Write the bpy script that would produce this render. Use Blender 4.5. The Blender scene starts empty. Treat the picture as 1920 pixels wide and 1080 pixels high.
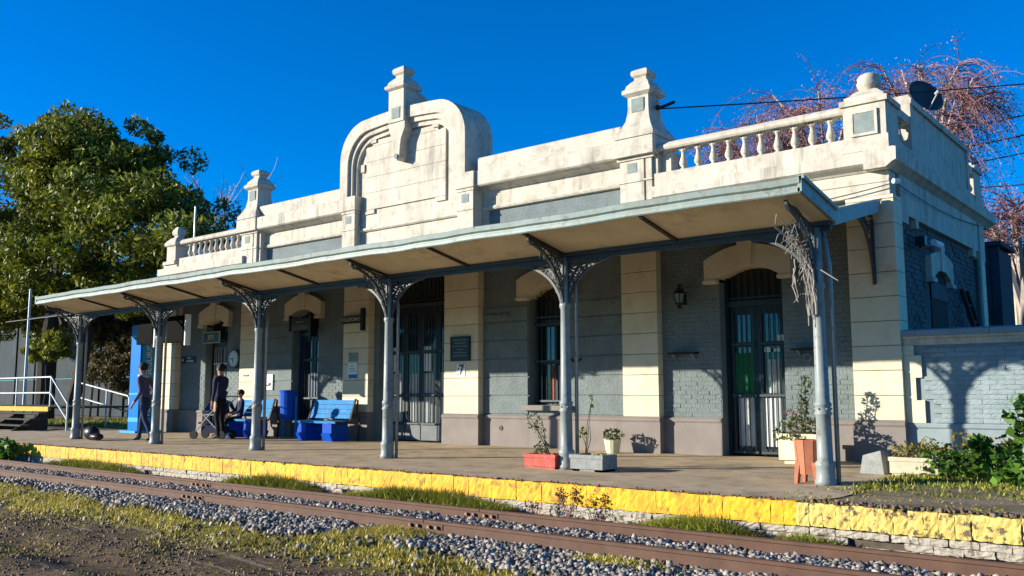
import bpy, math, random
import numpy as np
from mathutils import Vector, Matrix
R = math.radians
PI = math.pi
random.seed(7)
rng = np.random.default_rng(7)
SC = bpy.context.scene
COL = SC.collection

# ------------------------------------------------------------------ camera
CAM = Vector((0.0, -13.996, 1.03))
yaw, pitch, roll = 0.6833, 0.1176, -0.0029
f = Vector((-math.sin(yaw) * math.cos(pitch), math.cos(yaw) * math.cos(pitch), math.sin(pitch)))
r0 = Vector((math.cos(yaw), math.sin(yaw), 0)); u0 = r0.cross(f)
rr = r0 * math.cos(roll) + u0 * math.sin(roll); uu = -r0 * math.sin(roll) + u0 * math.cos(roll)
cd = bpy.data.cameras.new('camera'); co = bpy.data.objects.new('camera', cd); COL.objects.link(co)
co.matrix_world = Matrix(((rr.x, uu.x, -f.x, CAM.x), (rr.y, uu.y, -f.y, CAM.y), (rr.z, uu.z, -f.z, CAM.z), (0, 0, 0, 1)))
cd.sensor_width = 36.0; cd.lens = 31.66; cd.clip_end = 3000.0; cd.clip_start = 0.05
SC.camera = co

# ------------------------------------------------------------------ sky, sun, exposure
SUN = Vector((1.12, 1.0, -0.364)).normalized()          # direction the light travels
el = math.asin(-SUN.z); az = math.atan2(-SUN.x, -SUN.y)  # towards the sun, measured from +Y clockwise
W = bpy.data.worlds.new('World'); SC.world = W; W.use_nodes = True
wn = W.node_tree.nodes; wl = W.node_tree.links
sky = wn.new('ShaderNodeTexSky'); sky.sky_type = 'NISHITA'; sky.sun_disc = False
sky.sun_elevation = el; sky.sun_rotation = az
sky.air_density = 1.0; sky.dust_density = 0.0; sky.ozone_density = 4.0; sky.altitude = 1500
hs = wn.new('ShaderNodeHueSaturation'); hs.inputs['Saturation'].default_value = 1.35; hs.inputs['Value'].default_value = 1.0
mm = wn.new('ShaderNodeMix'); mm.data_type = 'RGBA'; mm.blend_type = 'MULTIPLY'; mm.inputs[0].default_value = 1.0
mm.inputs[7].default_value = (0.46, 1.12, 1.40, 1)
wl.new(sky.outputs[0], hs.inputs['Color']); wl.new(hs.outputs[0], mm.inputs[6])
wl.new(mm.outputs[2], wn['Background'].inputs['Color']); wn['Background'].inputs['Strength'].default_value = 0.085
sd = bpy.data.lights.new('sun', 'SUN'); sd.energy = 5.0; sd.angle = R(0.5); sd.color = (1.0, 0.93, 0.80)
so = bpy.data.objects.new('sun', sd); COL.objects.link(so)
so.rotation_euler = SUN.to_track_quat('-Z', 'Y').to_euler()
SC.view_settings.view_transform = 'Standard'; SC.view_settings.look = 'None'
SC.view_settings.exposure = 0.95; SC.view_settings.gamma = 1.0
SC.view_settings.use_curve_mapping = False
try:
    SC.cycles.max_bounces = 6; SC.cycles.diffuse_bounces = 4; SC.cycles.glossy_bounces = 2
except Exception:
    pass

# ------------------------------------------------------------------ materials
def new_mat(name):
    m = bpy.data.materials.new(name); m.use_nodes = True
    return m, m.node_tree.nodes, m.node_tree.links, m.node_tree.nodes['Principled BSDF']
def noise(n, l, scale, detail=4, rough=.6, stretch=None, coord='P'):
    t = n.new('ShaderNodeTexNoise'); t.inputs['Scale'].default_value = scale
    t.inputs['Detail'].default_value = detail; t.inputs['Roughness'].default_value = rough
    if coord == 'P':
        g = n.new('ShaderNodeNewGeometry'); src = g.outputs['Position']
    else:
        g = n.new('ShaderNodeTexCoord'); src = g.outputs['Object']
    if stretch:
        mp = n.new('ShaderNodeMapping'); mp.inputs['Scale'].default_value = stretch
        l.new(src, mp.inputs['Vector']); src = mp.outputs[0]
    l.new(src, t.inputs['Vector'])
    return t.outputs['Fac']
def ramp(n, l, fac, p0, p1, c0=(0, 0, 0, 1), c1=(1, 1, 1, 1)):
    r = n.new('ShaderNodeValToRGB'); r.color_ramp.elements[0].position = p0; r.color_ramp.elements[1].position = p1
    r.color_ramp.elements[0].color = c0; r.color_ramp.elements[1].color = c1
    l.new(fac, r.inputs[0]); return r.outputs[0]
def mixc(n, l, fac, a, b, mode='MIX'):
    x = n.new('ShaderNodeMix'); x.data_type = 'RGBA'; x.blend_type = mode
    if isinstance(fac, (int, float)): x.inputs[0].default_value = fac
    else: l.new(fac, x.inputs[0])
    for i, c in ((6, a), (7, b)):
        if isinstance(c, tuple): x.inputs[i].default_value = (c[0], c[1], c[2], 1)
        else: l.new(c, x.inputs[i])
    return x.outputs[2]
def math_(n, l, op, a, b=None):
    x = n.new('ShaderNodeMath'); x.operation = op
    for i, v in enumerate((a, b)):
        if v is None: continue
        if isinstance(v, (int, float)): x.inputs[i].default_value = v
        else: l.new(v, x.inputs[i])
    return x.outputs[0]
def bump(n, l, b, h, strength=.4, dist=.02):
    x = n.new('ShaderNodeBump'); x.inputs['Strength'].default_value = strength; x.inputs['Distance'].default_value = dist
    l.new(h, x.inputs['Height']); l.new(x.outputs[0], b.inputs['Normal'])
def mat(name, col, rough=.7, var=.25, vs=3.0, bs=40., bst=.25, bd=.01, dark=None, metal=0., spec=.3, rnd=0., stain=None, streak=None, island=0.):
    """base colour with blotchy noise, fine relief, optional stains, vertical streaks and a random tint per piece"""
    m, n, l, b = new_mat(name)
    dk = dark or tuple(c * (1 - var) for c in col); lt = tuple(min(1, c * (1 + var * .45)) for c in col)
    c = mixc(n, l, ramp(n, l, noise(n, l, vs, 6, .65), .3, .7), dk, lt)
    if rnd or island:
        src = n.new('ShaderNodeObjectInfo').outputs['Random'] if rnd else n.new('ShaderNodeNewGeometry').outputs['Random Per Island']
        q = rnd or island
        x = n.new('ShaderNodeMapRange'); x.inputs[3].default_value = 1 - q; x.inputs[4].default_value = 1 + q * .6
        l.new(src, x.inputs[0])
        cc = n.new('ShaderNodeCombineColor')
        for i in range(3): l.new(x.outputs[0], cc.inputs[i])
        c = mixc(n, l, 1.0, c, cc.outputs[0], 'MULTIPLY')
    if streak:
        sc, amt, sx = streak[0], streak[1], streak[2]
        k = ramp(n, l, noise(n, l, 1.0, 5, .7, (sx, sx, sx * .09)), .46, .66)
        k2 = ramp(n, l, noise(n, l, .8, 3), .35, .65)
        c = mixc(n, l, math_(n, l, 'MULTIPLY', math_(n, l, 'MULTIPLY', k, k2), amt), c, sc)
    if stain:
        sc, amt, ss, lo, hi = stain
        k = ramp(n, l, noise(n, l, ss, 8, .72), lo, hi)
        c = mixc(n, l, math_(n, l, 'MULTIPLY', k, amt), c, sc)
    l.new(c, b.inputs['Base Color'])
    b.inputs['Roughness'].default_value = rough; b.inputs['Metallic'].default_value = metal
    b.inputs['Specular IOR Level'].default_value = spec
    if bst: bump(n, l, b, noise(n, l, bs, 6, .7), bst, bd)
    return m
M = {}
M['white'] = mat('white_plaster', (.545, .495, .40), .8, .16, 1.6, 22, .35, .008, streak=((.20, .18, .15), .85, 6.0), stain=((.26, .225, .17), .55, 4.2, .50, .64))
M['cream'] = mat('cream_block_paint', (.68, .59, .41), .75, .10, 2.2, 30, .3, .006, rnd=.07, stain=((.42, .33, .20), .45, 2.6, .53, .68))
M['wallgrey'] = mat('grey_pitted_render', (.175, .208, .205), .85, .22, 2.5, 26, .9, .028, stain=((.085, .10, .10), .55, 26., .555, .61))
M['sideshade'] = mat('side_brick_shade_darkened', (.085, .10, .105), .85, .30, 2.5, 30, .8, .02)  # front grey paint again, darkened to put the side wall's shade into its colour
M['brickgrey'] = mat('blue_grey_painted_brick', (.25, .31, .315), .75, .18, 3., 45, .5, .012, rnd=.08, stain=((.17, .22, .23), .5, 7., .58, .74))
M['mortar'] = mat('blue_grey_painted_joint', (.215, .265, .27), .85, .2, 4., 45, .5, .01)
M['plinth'] = mat('taupe_plinth_paint', (.215, .185, .165), .8, .18, 2.2, 34, .35, .008, stain=((.12, .10, .09), .55, 4., .60, .76))
M['plinthblue'] = mat('blue_grey_plinth_paint', (.24, .295, .305), .8, .18, 2.2, 34, .35, .008)
M['panel'] = mat('green_grey_inset', (.21, .25, .235), .8, .25, 8., 34, .3, .006)
M['teal'] = mat('pale_teal_gutter_paint', (.21, .275, .25), .5, .22, 4., 30, .3, .006, stain=((.10, .105, .09), .7, 6., .55, .62), streak=((.16, .12, .08), .6, 5.0))
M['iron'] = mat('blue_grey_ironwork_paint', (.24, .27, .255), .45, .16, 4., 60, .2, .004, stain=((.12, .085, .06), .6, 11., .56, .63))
M['soffit'] = mat('tan_soffit_boards', (.82, .67, .43), .8, .16, 1.2, 18, .3, .01, streak=((.34, .24, .13), .6, 3.0), stain=((.30, .20, .11), .5, 2.5, .58, .76))
M['rib'] = mat('dark_brown_rib', (.05, .03, .02), .6, .3, 6.)
M['roof'] = mat('grey_roof_sheet', (.20, .22, .22), .6, .3, 3.)
M['pave'] = mat('worn_platform_concrete', (.53, .405, .25), .85, .30, 1.4, 50, .45, .012, stain=((.20, .15, .095), .6, 2.6, .50, .62))
M['yellow'] = mat('chipped_yellow_paint', (.80, .45, .008), .6, .30, 5., 40, .45, .012, rnd=.05, dark=(.64, .29, .008), streak=((.40, .19, .012), .9, 14.), stain=((.26, .13, .015), .8, 8., .545, .60))
M['paleyellow'] = mat('flaking_pale_yellow_paint', (.72, .53, .15), .75, .22, 6., 35, .7, .018, rnd=.06, streak=((.62, .36, .03), .7, 14.), stain=((.10, .075, .05), .95, 9., .535, .58))
M['whitebrick'] = mat('flaking_whitewashed_brick', (.46, .41, .32), .8, .22, 8., 40, .8, .016, rnd=.12, stain=((.13, .10, .075), .9, 8., .53, .60))
M['joint'] = mat('dark_mortar', (.10, .08, .06), .95, .4, 8.)
M['rail'] = mat('rusty_rail_steel', (.115, .060, .038), .75, .28, 5., 60, .35, .004, stain=((.13, .06, .03), .7, 6., .55, .7))
M['railtop'] = mat('dull_rail_head', (.20, .125, .09), .45, .2, 8., metal=.5)
M['sleeper'] = mat('weathered_sleeper', (.13, .10, .075), .9, .4, 9.)
M['stone'] = mat('grey_ballast_stone', (.35, .305, .25), .85, .45, 14., 60, .4, .006, island=.75)
M['dirtstone'] = mat('dark_ground_stone', (.20, .138, .082), .9, .4, 14., 60, .4, .006, island=.6)
M['door'] = mat('dark_teal_door_paint', (.016, .028, .034), .35, .2, 5., 50, .1, .003)
M['doorblue'] = mat('deep_blue_door_paint', (.02, .045, .11), .35, .2, 5., 50, .1, .003)
M['bar'] = mat('grey_green_grille_paint', (.035, .046, .048), .45, .2, 9.)
M['barwhite'] = mat('whitish_grille_paint', (.55, .58, .56), .5, .2, 9.)
M['curtain'] = mat('pale_curtain_cloth', (.56, .58, .55), .9, .12, 6., 30, .3, .01)
M['greencloth'] = mat('bright_green_curtain', (.012, .19, .065), .8, .2, 8., 30, .3, .01)
M['browncloth'] = mat('brown_striped_curtain', (.26, .09, .05), .9, .3, 12., 30, .3, .01)
M['kick'] = mat('dull_grey_kick_plate', (.12, .13, .13), .6, .25, 5.)
M['black'] = mat('black_painted_metal', (.012, .012, .014), .4, .2, 8.)
M['ironshade'] = mat('iron_paint_shade_darkened', (.05, .055, .055), .5, .25, 4., 60, .2, .004)  # same paint as the columns, darkened to carry the shade under the canopy
M['screen'] = mat('black_screen_glass', (.004, .004, .004), .7, .1, 3., 10, 0.)
M['paper'] = mat('white_notice_paper', (.75, .77, .75), .7, .05, 6., 30, .05)
M['noticeblue'] = mat('blue_notice_print', (.02, .16, .36), .6, .1, 6.)
M['lettering'] = mat('pale_lettering', (.55, .50, .42), .6, .1, 6., 30, 0.)
M['goldletter'] = mat('dull_gold_lettering', (.30, .24, .15), .6, .1, 6., 30, 0.)
M['whiteletter'] = mat('white_lettering', (.80, .82, .84), .6, .05, 6., 30, 0.)
M['plaque'] = mat('dark_teal_plaque_metal', (.018, .035, .038), .4, .3, 9., metal=.3)
M['clockface'] = mat('pale_clock_face', (.48, .60, .55), .5, .05, 6., 30, 0.)
M['blue'] = mat('bright_blue_paint', (.03, .28, .62), .45, .14, 5., 40, .2, .004, stain=((.16, .40, .58), .5, 8., .6, .75))
M['lightblue'] = mat('light_blue_bench_paint', (.018, .19, .44), .5, .22, 5., 40, .25, .004, stain=((.30, .52, .66), .6, 10., .58, .74))
M['deepblue'] = mat('deep_blue_bench_base', (.008, .075, .45), .45, .16, 5., 40, .2, .004, stain=((.25, .30, .45), .5, 9., .66, .76))
M['totem'] = mat('glossy_blue_totem_panel', (.003, .155, .55), .35, .06, 2., 40, .05, .003)
M['totemlight'] = mat('light_blue_totem_band', (.06, .34, .62), .4, .06, 2., 40, .05)
M['terracotta'] = mat('terracotta_paint', (.43, .15, .075), .75, .2, 7., 40, .3, .008)
M['redpaint'] = mat('faded_red_planter_paint', (.47, .085, .06), .7, .25, 9., 30, .5, .02, stain=((.6, .40, .32), .55, 9., .57, .7))
M['greystone'] = mat('grey_cast_stone', (.26, .27, .25), .85, .25, 10., 35, .5, .02)
M['creamtub'] = mat('cream_tub_paint', (.72, .66, .40), .7, .10, 5.)
M['soil'] = mat('dry_potting_soil', (.08, .055, .035), .95, .4, 15., 60, .7, .02)
M['paleconcrete'] = mat('pale_trough_concrete', (.52, .46, .33), .85, .2, 7., 40, .4, .01)
M['steel'] = mat('galvanised_tube', (.42, .44, .45), .4, .15, 8., metal=.4)
M['concretewall'] = mat('weathered_shade_darkened_concrete', (.034, .047, .055), .9, .3, .8, 20, .5, .02, streak=((.06, .075, .08), .85, 3.0), rnd=.1)  # streaks are weathering; base darkened to stand for the tree's shade
M['bark'] = mat('dark_grey_bark', (.055, .042, .032), .95, .4, 5., 12, .9, .05)
M['deadwood'] = mat('bleached_dead_stem', (.30, .27, .235), .85, .25, 9., 40, .5, .01)
M['wire'] = mat('black_cable', (.015, .015, .018), .6, .1, 5., 30, 0.)
M['dish'] = mat('dark_grey_dish_paint', (.055, .06, .065), .5, .15, 5.)
M['skin'] = mat('skin', (.45, .26, .18), .6, .08, 8., 40, .05)
M['hair'] = mat('dark_hair', (.02, .016, .014), .7, .3, 20.)
M['navy'] = mat('navy_cloth', (.028, .03, .075), .9, .25, 10., 30, .3, .01)
M['jacket'] = mat('dark_purple_grey_jacket', (.09, .09, .145), .85, .3, 8., 30, .3, .01)
M['hood'] = mat('pale_grey_scarf', (.42, .42, .47), .9, .2, 10.)
M['jeans'] = mat('dark_denim', (.025, .042, .08), .9, .3, 10., 40, .2, .01)
M['blacktrouser'] = mat('black_trouser_cloth', (.010, .010, .013), .9, .2, 10.)
M['shoe'] = mat('black_shoe', (.012, .012, .012), .5, .2, 9.)
M['rubber'] = mat('black_rubber', (.01, .01, .01), .7, .2, 9.)
M['khaki'] = mat('grey_green_cloth', (.18, .19, .16), .9, .2, 9.)
M['woodframe'] = mat('dark_weathered_timber', (.035, .028, .025), .9, .4, 6.)
M['shed'] = mat('dark_blue_grey_boards', (.05, .065, .08), .85, .35, 3., 20, .5, .02, rnd=.15)
M['yellowstep'] = mat('worn_yellow_step_edge', (.55, .36, .03), .75, .3, 5.)
M['stepdark'] = mat('dark_step_boards', (.06, .05, .042), .9, .4, 5., rnd=.12)

M['screen'].node_tree.nodes['Principled BSDF'].inputs['Specular IOR Level'].default_value = .02
for k_ in ('totem', 'totemlight', 'deepblue', 'lightblue'): M[k_].node_tree.nodes['Principled BSDF'].inputs['Specular IOR Level'].default_value = .06
def glass_mat():
    m, n, l, b = new_mat('dark_window_glass')
    b.inputs['Base Color'].default_value = (.012, .018, .024, 1); b.inputs['Roughness'].default_value = .06
    b.inputs['Specular IOR Level'].default_value = .6
    bump(n, l, b, noise(n, l, 3., 2), .12, .02)
    return m
M['glass'] = glass_mat()
def leaf_mat(name, c0, c1, c2=None, rough=.55):
    m, n, l, b = new_mat(name)
    g = n.new('ShaderNodeNewGeometry')
    r = n.new('ShaderNodeValToRGB'); e = r.color_ramp.elements
    e[0].color = (*c0, 1); e[1].color = (*c1, 1)
    if c2:
        x = e.new(.93); x.color = (*c1, 1); e[-1].color = (*c2, 1); e[-1].position = 1.0
    l.new(g.outputs['Random Per Island'], r.inputs[0])
    k = ramp(n, l, noise(n, l, .55, 3), .3, .7, (.62, .62, .62, 1), (1.25, 1.25, 1.25, 1))
    c = mixc(n, l, 1.0, r.outputs[0], k, 'MULTIPLY')
    l.new(c, b.inputs['Base Color']); b.inputs['Roughness'].default_value = rough
    b.inputs['Specular IOR Level'].default_value = .35
    t = n.new('ShaderNodeBsdfTranslucent'); l.new(c, t.inputs['Color'])
    ms = n.new('ShaderNodeMixShader'); ms.inputs[0].default_value = .25
    l.new(b.outputs[0], ms.inputs[1]); l.new(t.outputs[0], ms.inputs[2])
    l.new(ms.outputs[0], n['Material Output'].inputs['Surface'])
    return m
M['treeleaf'] = leaf_mat('evergreen_leaf', (.030, .055, .010), (.25, .28, .022), (.50, .45, .035))
M['yellowleaf'] = leaf_mat('yellow_green_leaf', (.09, .12, .012), (.36, .35, .03))
M['vineleaf'] = leaf_mat('dry_ivy_leaf', (.05, .045, .018), (.17, .13, .05))
M['weedleaf'] = leaf_mat('fresh_weed_leaf', (.03, .085, .010), (.14, .28, .03))
M['dryweed'] = leaf_mat('yellowing_weed_leaf', (.13, .12, .02), (.34, .29, .05))
M['grass'] = leaf_mat('sunburnt_grass_blade', (.28, .24, .04), (.62, .50, .10))
M['greengrass'] = leaf_mat('green_grass_blade', (.11, .15, .016), (.38, .37, .045))
M['purpleweed'] = leaf_mat('purple_brown_weed_leaf', (.055, .03, .022), (.16, .085, .05))
M['potleaf'] = leaf_mat('grey_green_pot_leaf', (.05, .075, .03), (.16, .19, .09))
M['blossom'] = leaf_mat('pink_bud', (.17, .075, .075), (.42, .22, .20), (.56, .38, .28))
M['twig'] = mat('pinkish_twig', (.25, .125, .115), .85, .3, 4., 20, .2, .02)
M['palebranch'] = mat('pale_bare_branch', (.38, .32, .27), .85, .3, 4., 20, .2, .02)

def ground_mat():
    m, n, l, b = new_mat('trackside_ground')
    g = n.new('ShaderNodeNewGeometry'); s = n.new('ShaderNodeSeparateXYZ'); l.new(g.outputs['Position'], s.inputs[0])
    y = s.outputs['Y']
    w = math_(n, l, 'ADD', y, math_(n, l, 'MULTIPLY', math_(n, l, 'SUBTRACT', noise(n, l, 1.1, 5, .7), .5), 1.3))
    fine = noise(n, l, 22., 6, .8); mid = noise(n, l, 4.5, 6, .75)
    dirt = mixc(n, l, ramp(n, l, fine, .38, .62), (.05, .034, .020), (.34, .23, .125))
    dirt = mixc(n, l, ramp(n, l, mid, .45, .60), dirt, (.10, .070, .045))
    dirt = mixc(n, l, ramp(n, l, noise(n, l, 55., 6, .8), .50, .60), dirt, (.025, .017, .012))
    dirt = mixc(n, l, ramp(n, l, noise(n, l, 42., 6, .8, (1.1, .9, 1.3)), .545, .60), dirt, (.36, .28, .18))
    # faint paler lines where cart wheels pressed the soil
    rut = ramp(n, l, noise(n, l, 1.0, 4, .6, (.12, 2.6, 1.0)), .56, .64)
    dirt = mixc(n, l, math_(n, l, 'MULTIPLY', rut, .4), dirt, (.26, .20, .14))
    wob = math_(n, l, 'MULTIPLY', math_(n, l, 'SUBTRACT', noise(n, l, 1.6, 4), .5), .30)
    for sl, off, wd in ((.127, 9.75, .045), (.10, 10.98, .05), (.127, 10.15, .03)):
        q = math_(n, l, 'ADD', math_(n, l, 'ADD', math_(n, l, 'ADD', y, math_(n, l, 'MULTIPLY', s.outputs['X'], sl)), off), wob)
        k = math_(n, l, 'SUBTRACT', 1.0, math_(n, l, 'DIVIDE', math_(n, l, 'ABSOLUTE', q), wd))
        k = math_(n, l, 'MULTIPLY', math_(n, l, 'MAXIMUM', k, 0.0), ramp(n, l, noise(n, l, 3., 5, .7), .35, .55))
        dirt = mixc(n, l, math_(n, l, 'MINIMUM', k, .85), dirt, (.40, .31, .21))
    grass = mixc(n, l, ramp(n, l, fine, .35, .65), (.13, .12, .026), (.34, .295, .06))
    grav = mixc(n, l, ramp(n, l, fine, .4, .6), (.025, .022, .02), (.10, .09, .08))
    mg = ramp(n, l, math_(n, l, 'ADD', math_(n, l, 'MULTIPLY', w, 1.0), 8.60), 0.0, .4)       # grass above about y = -8.5
    mr = ramp(n, l, math_(n, l, 'ADD', w, 8.0), 0.0, .35)                                        # gravel above y = -8
    c = mixc(n, l, mg, dirt, grass); c = mixc(n, l, mr, c, grav)
    spark = ramp(n, l, noise(n, l, 9., 8, .8), .60, .68)
    c = mixc(n, l, math_(n, l, 'MULTIPLY', spark, .5), c, (.14, .13, .03))
    l.new(c, b.inputs['Base Color']); b.inputs['Roughness'].default_value = .95; b.inputs['Specular IOR Level'].default_value = .1
    bump(n, l, b, noise(n, l, 30., 8, .8), 1.0, .05)
    return m
M['ground'] = ground_mat()
M['yard'] = mat('dusty_yard_soil', (.27, .20, .13), .95, .4, 1.2, 30, .6, .03, stain=((.10, .11, .025), .7, 1.5, .46, .62))

# ------------------------------------------------------------------ mesh builder
class MB:
    def __init__(s): s.v = []; s.f = []; s.mi = []; s.k = 0
    def add(s, vs, fs):
        o = len(s.v); s.v += [tuple(v) for v in vs]; s.f += [tuple(i + o for i in q) for q in fs]; s.mi += [s.k] * len(fs); return s
    def box(s, x0, x1, y0, y1, z0, z1):
        return s.add([(x0, y0, z0), (x1, y0, z0), (x1, y1, z0), (x0, y1, z0), (x0, y0, z1), (x1, y0, z1), (x1, y1, z1), (x0, y1, z1)],
                     [(0, 3, 2, 1), (4, 5, 6, 7), (0, 1, 5, 4), (1, 2, 6, 5), (2, 3, 7, 6), (3, 0, 4, 7)])
    def prism(s, pts, y0, y1, axis='y'):
        """outline in XZ (axis y), YZ (axis x) or XY (axis z), counter-clockwise as seen from -axis"""
        n = len(pts)
        if axis == 'y': a = [(p[0], y0, p[1]) for p in pts]; b = [(p[0], y1, p[1]) for p in pts]
        elif axis == 'x': a = [(y0, p[0], p[1]) for p in pts]; b = [(y1, p[0], p[1]) for p in pts]
        else: a = [(p[0], p[1], y0) for p in pts]; b = [(p[0], p[1], y1) for p in pts]
        return s.add(a + b, [tuple(range(n)), tuple(range(2 * n - 1, n - 1, -1))] + [(i, n + i, n + (i + 1) % n, (i + 1) % n) for i in range(n)])
    def lathe(s, prof, cx=0, cy=0, n=12, rot=0., sq=False, cap=True):
        """prof: (radius, z). sq: four flat sides, radius = half width"""
        if sq: n = 4; rot = PI / 4
        k = math.sqrt(2) if sq else 1.
        o = []
        for r, z in prof:
            for i in range(n):
                a = rot + 2 * PI * i / n
                o.append((cx + r * k * math.cos(a), cy + r * k * math.sin(a), z))
        fs = []
        for j in range(len(prof) - 1):
            for i in range(n):
                i2 = (i + 1) % n
                fs.append((j * n + i, j * n + i2, (j + 1) * n + i2, (j + 1) * n + i))
        if cap:
            fs.append(tuple(range(n - 1, -1, -1))); fs.append(tuple((len(prof) - 1) * n + i for i in range(n)))
        return s.add(o, fs)
    def tube(s, pts, r, n=6, r1=None, cap=True):
        pts = [Vector(p) for p in pts]; m = len(pts)
        if m < 2: return s
        rs = [r + ((r1 if r1 is not None else r) - r) * i / (m - 1) for i in range(m)]
        t0 = (pts[1] - pts[0]).normalized()
        up = Vector((0, 0, 1)) if abs(t0.z) < .9 else Vector((1, 0, 0))
        a = t0.cross(up).normalized()
        o = []
        for i, p in enumerate(pts):
            t = (pts[min(i + 1, m - 1)] - pts[max(i - 1, 0)]).normalized()
            a = (a - t * a.dot(t))
            a = a.normalized() if a.length > 1e-6 else t.orthogonal().normalized()
            b = t.cross(a)
            for k in range(n):
                q = 2 * PI * k / n + PI / n
                o.append(p + (a * math.cos(q) + b * math.sin(q)) * rs[i])
        fs = []
        for i in range(m - 1):
            for k in range(n):
                k2 = (k + 1) % n
                fs.append((i * n + k, i * n + k2, (i + 1) * n + k2, (i + 1) * n + k))
        if cap:
            fs.append(tuple(range(n - 1, -1, -1))); fs.append(tuple((m - 1) * n + k for k in range(n)))
        return s.add(o, fs)
    def ring(s, c, r, t, plane='xz', n=14, k=5):
        pts = []
        for i in range(n + 1):
            a = 2 * PI * i / n
            d = (r * math.cos(a), r * math.sin(a))
            pts.append((c[0] + d[0], c[1], c[2] + d[1]) if plane == 'xz' else (c[0], c[1] + d[0], c[2] + d[1]) if plane == 'yz' else (c[0] + d[0], c[1] + d[1], c[2]))
        return s.tube(pts, t, k, cap=False)
    def sphere(s, c, r, n=10, m=7, sc=(1, 1, 1)):
        o = [(c[0], c[1], c[2] - r * sc[2])]
        for j in range(1, m):
            a = -PI / 2 + PI * j / m
            for i in range(n):
                b = 2 * PI * i / n
                o.append((c[0] + r * sc[0] * math.cos(a) * math.cos(b), c[1] + r * sc[1] * math.cos(a) * math.sin(b), c[2] + r * sc[2] * math.sin(a)))
        o.append((c[0], c[1], c[2] + r * sc[2])); L = len(o) - 1
        fs = [(0, 1 + (i + 1) % n, 1 + i) for i in range(n)]
        for j in range(m - 2):
            for i in range(n):
                fs.append((1 + j * n + i, 1 + j * n + (i + 1) % n, 1 + (j + 1) * n + (i + 1) % n, 1 + (j + 1) * n + i))
        fs += [(1 + (m - 2) * n + i, 1 + (m - 2) * n + (i + 1) % n, L) for i in range(n)]
        return s.add(o, fs)
    def mesh(s, name, mats, smooth=False):
        me = bpy.data.meshes.new(name); me.from_pydata(s.v, [], s.f)
        for m in (mats if isinstance(mats, (list, tuple)) else [mats]): me.materials.append(M[m] if isinstance(m, str) else m)
        if any(s.mi): me.polygons.foreach_set('material_index', s.mi)
        if smooth: me.polygons.foreach_set('use_smooth', [True] * len(s.f))
        me.update(); return me
WL = {}
def obj(name, me, parent=None, loc=(0, 0, 0), rot=0., local=False):
    o = bpy.data.objects.new(name, me); COL.objects.link(o)
    loc = Vector(loc); WL[o.name] = loc
    if parent is not None:
        o.parent = parent
        o.location = loc if local else loc - WL[parent.name]
        if local: WL[o.name] = WL[parent.name] + loc
    else: o.location = loc
    if rot: o.rotation_euler = (0, 0, rot)
    return o
def part(name, mb, m, parent, loc=(0, 0, 0), smooth=False, local=False, label=None):
    """mesh written in world coordinates (or local ones of the thing when local) under its parent"""
    me = mb.mesh(name, m, smooth) if isinstance(mb, MB) else mb
    o = obj(name, me, parent, loc, 0., local)
    if label: o['label'] = label
    return o
def tag(o, label, cat, group=None):
    o['label'] = label; o['category'] = cat
    if group: o['group'] = group
    return o
def thing(name, label, cat, loc, rotz=0., group=None):
    o = obj(name, None, None, loc, rotz); return tag(o, label, cat, group)
def structure(name, me):
    o = obj(name, me); o['kind'] = 'structure'; return o
def np_mesh(name, V, F, mats, smooth=False, mi=None):
    me = bpy.data.meshes.new(name); V = np.asarray(V, dtype=np.float32); F = np.asarray(F, dtype=np.int32)
    nf, k = F.shape
    me.vertices.add(len(V)); me.vertices.foreach_set('co', V.ravel())
    me.loops.add(nf * k); me.loops.foreach_set('vertex_index', F.ravel())
    me.polygons.add(nf); me.polygons.foreach_set('loop_start', np.arange(0, nf * k, k, dtype=np.int32))
    for m in (mats if isinstance(mats, (list, tuple)) else [mats]): me.materials.append(M[m])
    if mi is not None: me.polygons.foreach_set('material_index', np.asarray(mi, dtype=np.int32))
    if smooth: me.polygons.foreach_set('use_smooth', np.ones(nf, dtype=bool))
    me.update(calc_edges=True); me.validate(); return me
def leaves_np(P, size, droop=.0, aspect=2.0, rngl=rng, up=.3, fold=True):
    """P (n,3) leaf centres -> folded leaf quads (rhombus) with random directions"""
    n = len(P); sz = size * rngl.uniform(.6, 1.35, n)[:, None]
    d = rngl.normal(size=(n, 3)); d[:, 2] -= droop; d /= np.linalg.norm(d, axis=1)[:, None]
    q = rngl.normal(size=(n, 3)); q[:, 2] += up * 3; w = np.cross(d, q); w /= np.linalg.norm(w, axis=1)[:, None] + 1e-9
    a = P - d * sz * .5; b = P + d * sz * .5
    nn = np.cross(d, w)
    l = P + w * sz / aspect * .5 + nn * sz * .08; r = P - w * sz / aspect * .5 + nn * sz * .08
    V = np.stack([a, r, b, l], 1).reshape(-1, 3); F = np.arange(4 * n).reshape(n, 4)
    return V, F
def lerp(a, b, t): return a + (b - a) * t

# ------------------------------------------------------------------ ground
def noise2(x, y, s, seed=0):
    return (np.sin(x * s * 1.3 + seed) * np.cos(y * s * 1.7 + seed * 2.1) + np.sin((x + y) * s * 2.3 + seed * .7) * .5 + np.sin((x * .7 - y * 1.2) * s * 4.1 + seed) * .25) / 1.75
def gz(x, y):
    x = np.asarray(x, float); y = np.asarray(y, float)
    t = np.clip((-7.5 - y) / 1.6, 0, 1); base = -.408 - .13 * t * t * (3 - 2 * t)
    base = base - .03 * np.clip((-9.5 - y) / 3, 0, 1)
    base = base + np.where((y > -7.12) & (y < -6.2), .006, 0)
    rut = .05 * np.sin((y + x * .035) * 5.2) * np.clip((-8.7 - y) / .8, 0, 1)
    return base + .018 * noise2(x, y, 2.1, 1.) + .010 * noise2(x, y, 6.3, 2.) + rut
xs = np.concatenate([[-900, -300, -120, -70], np.linspace(-45, 4, 330), [12, 40, 150, 800]])
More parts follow.
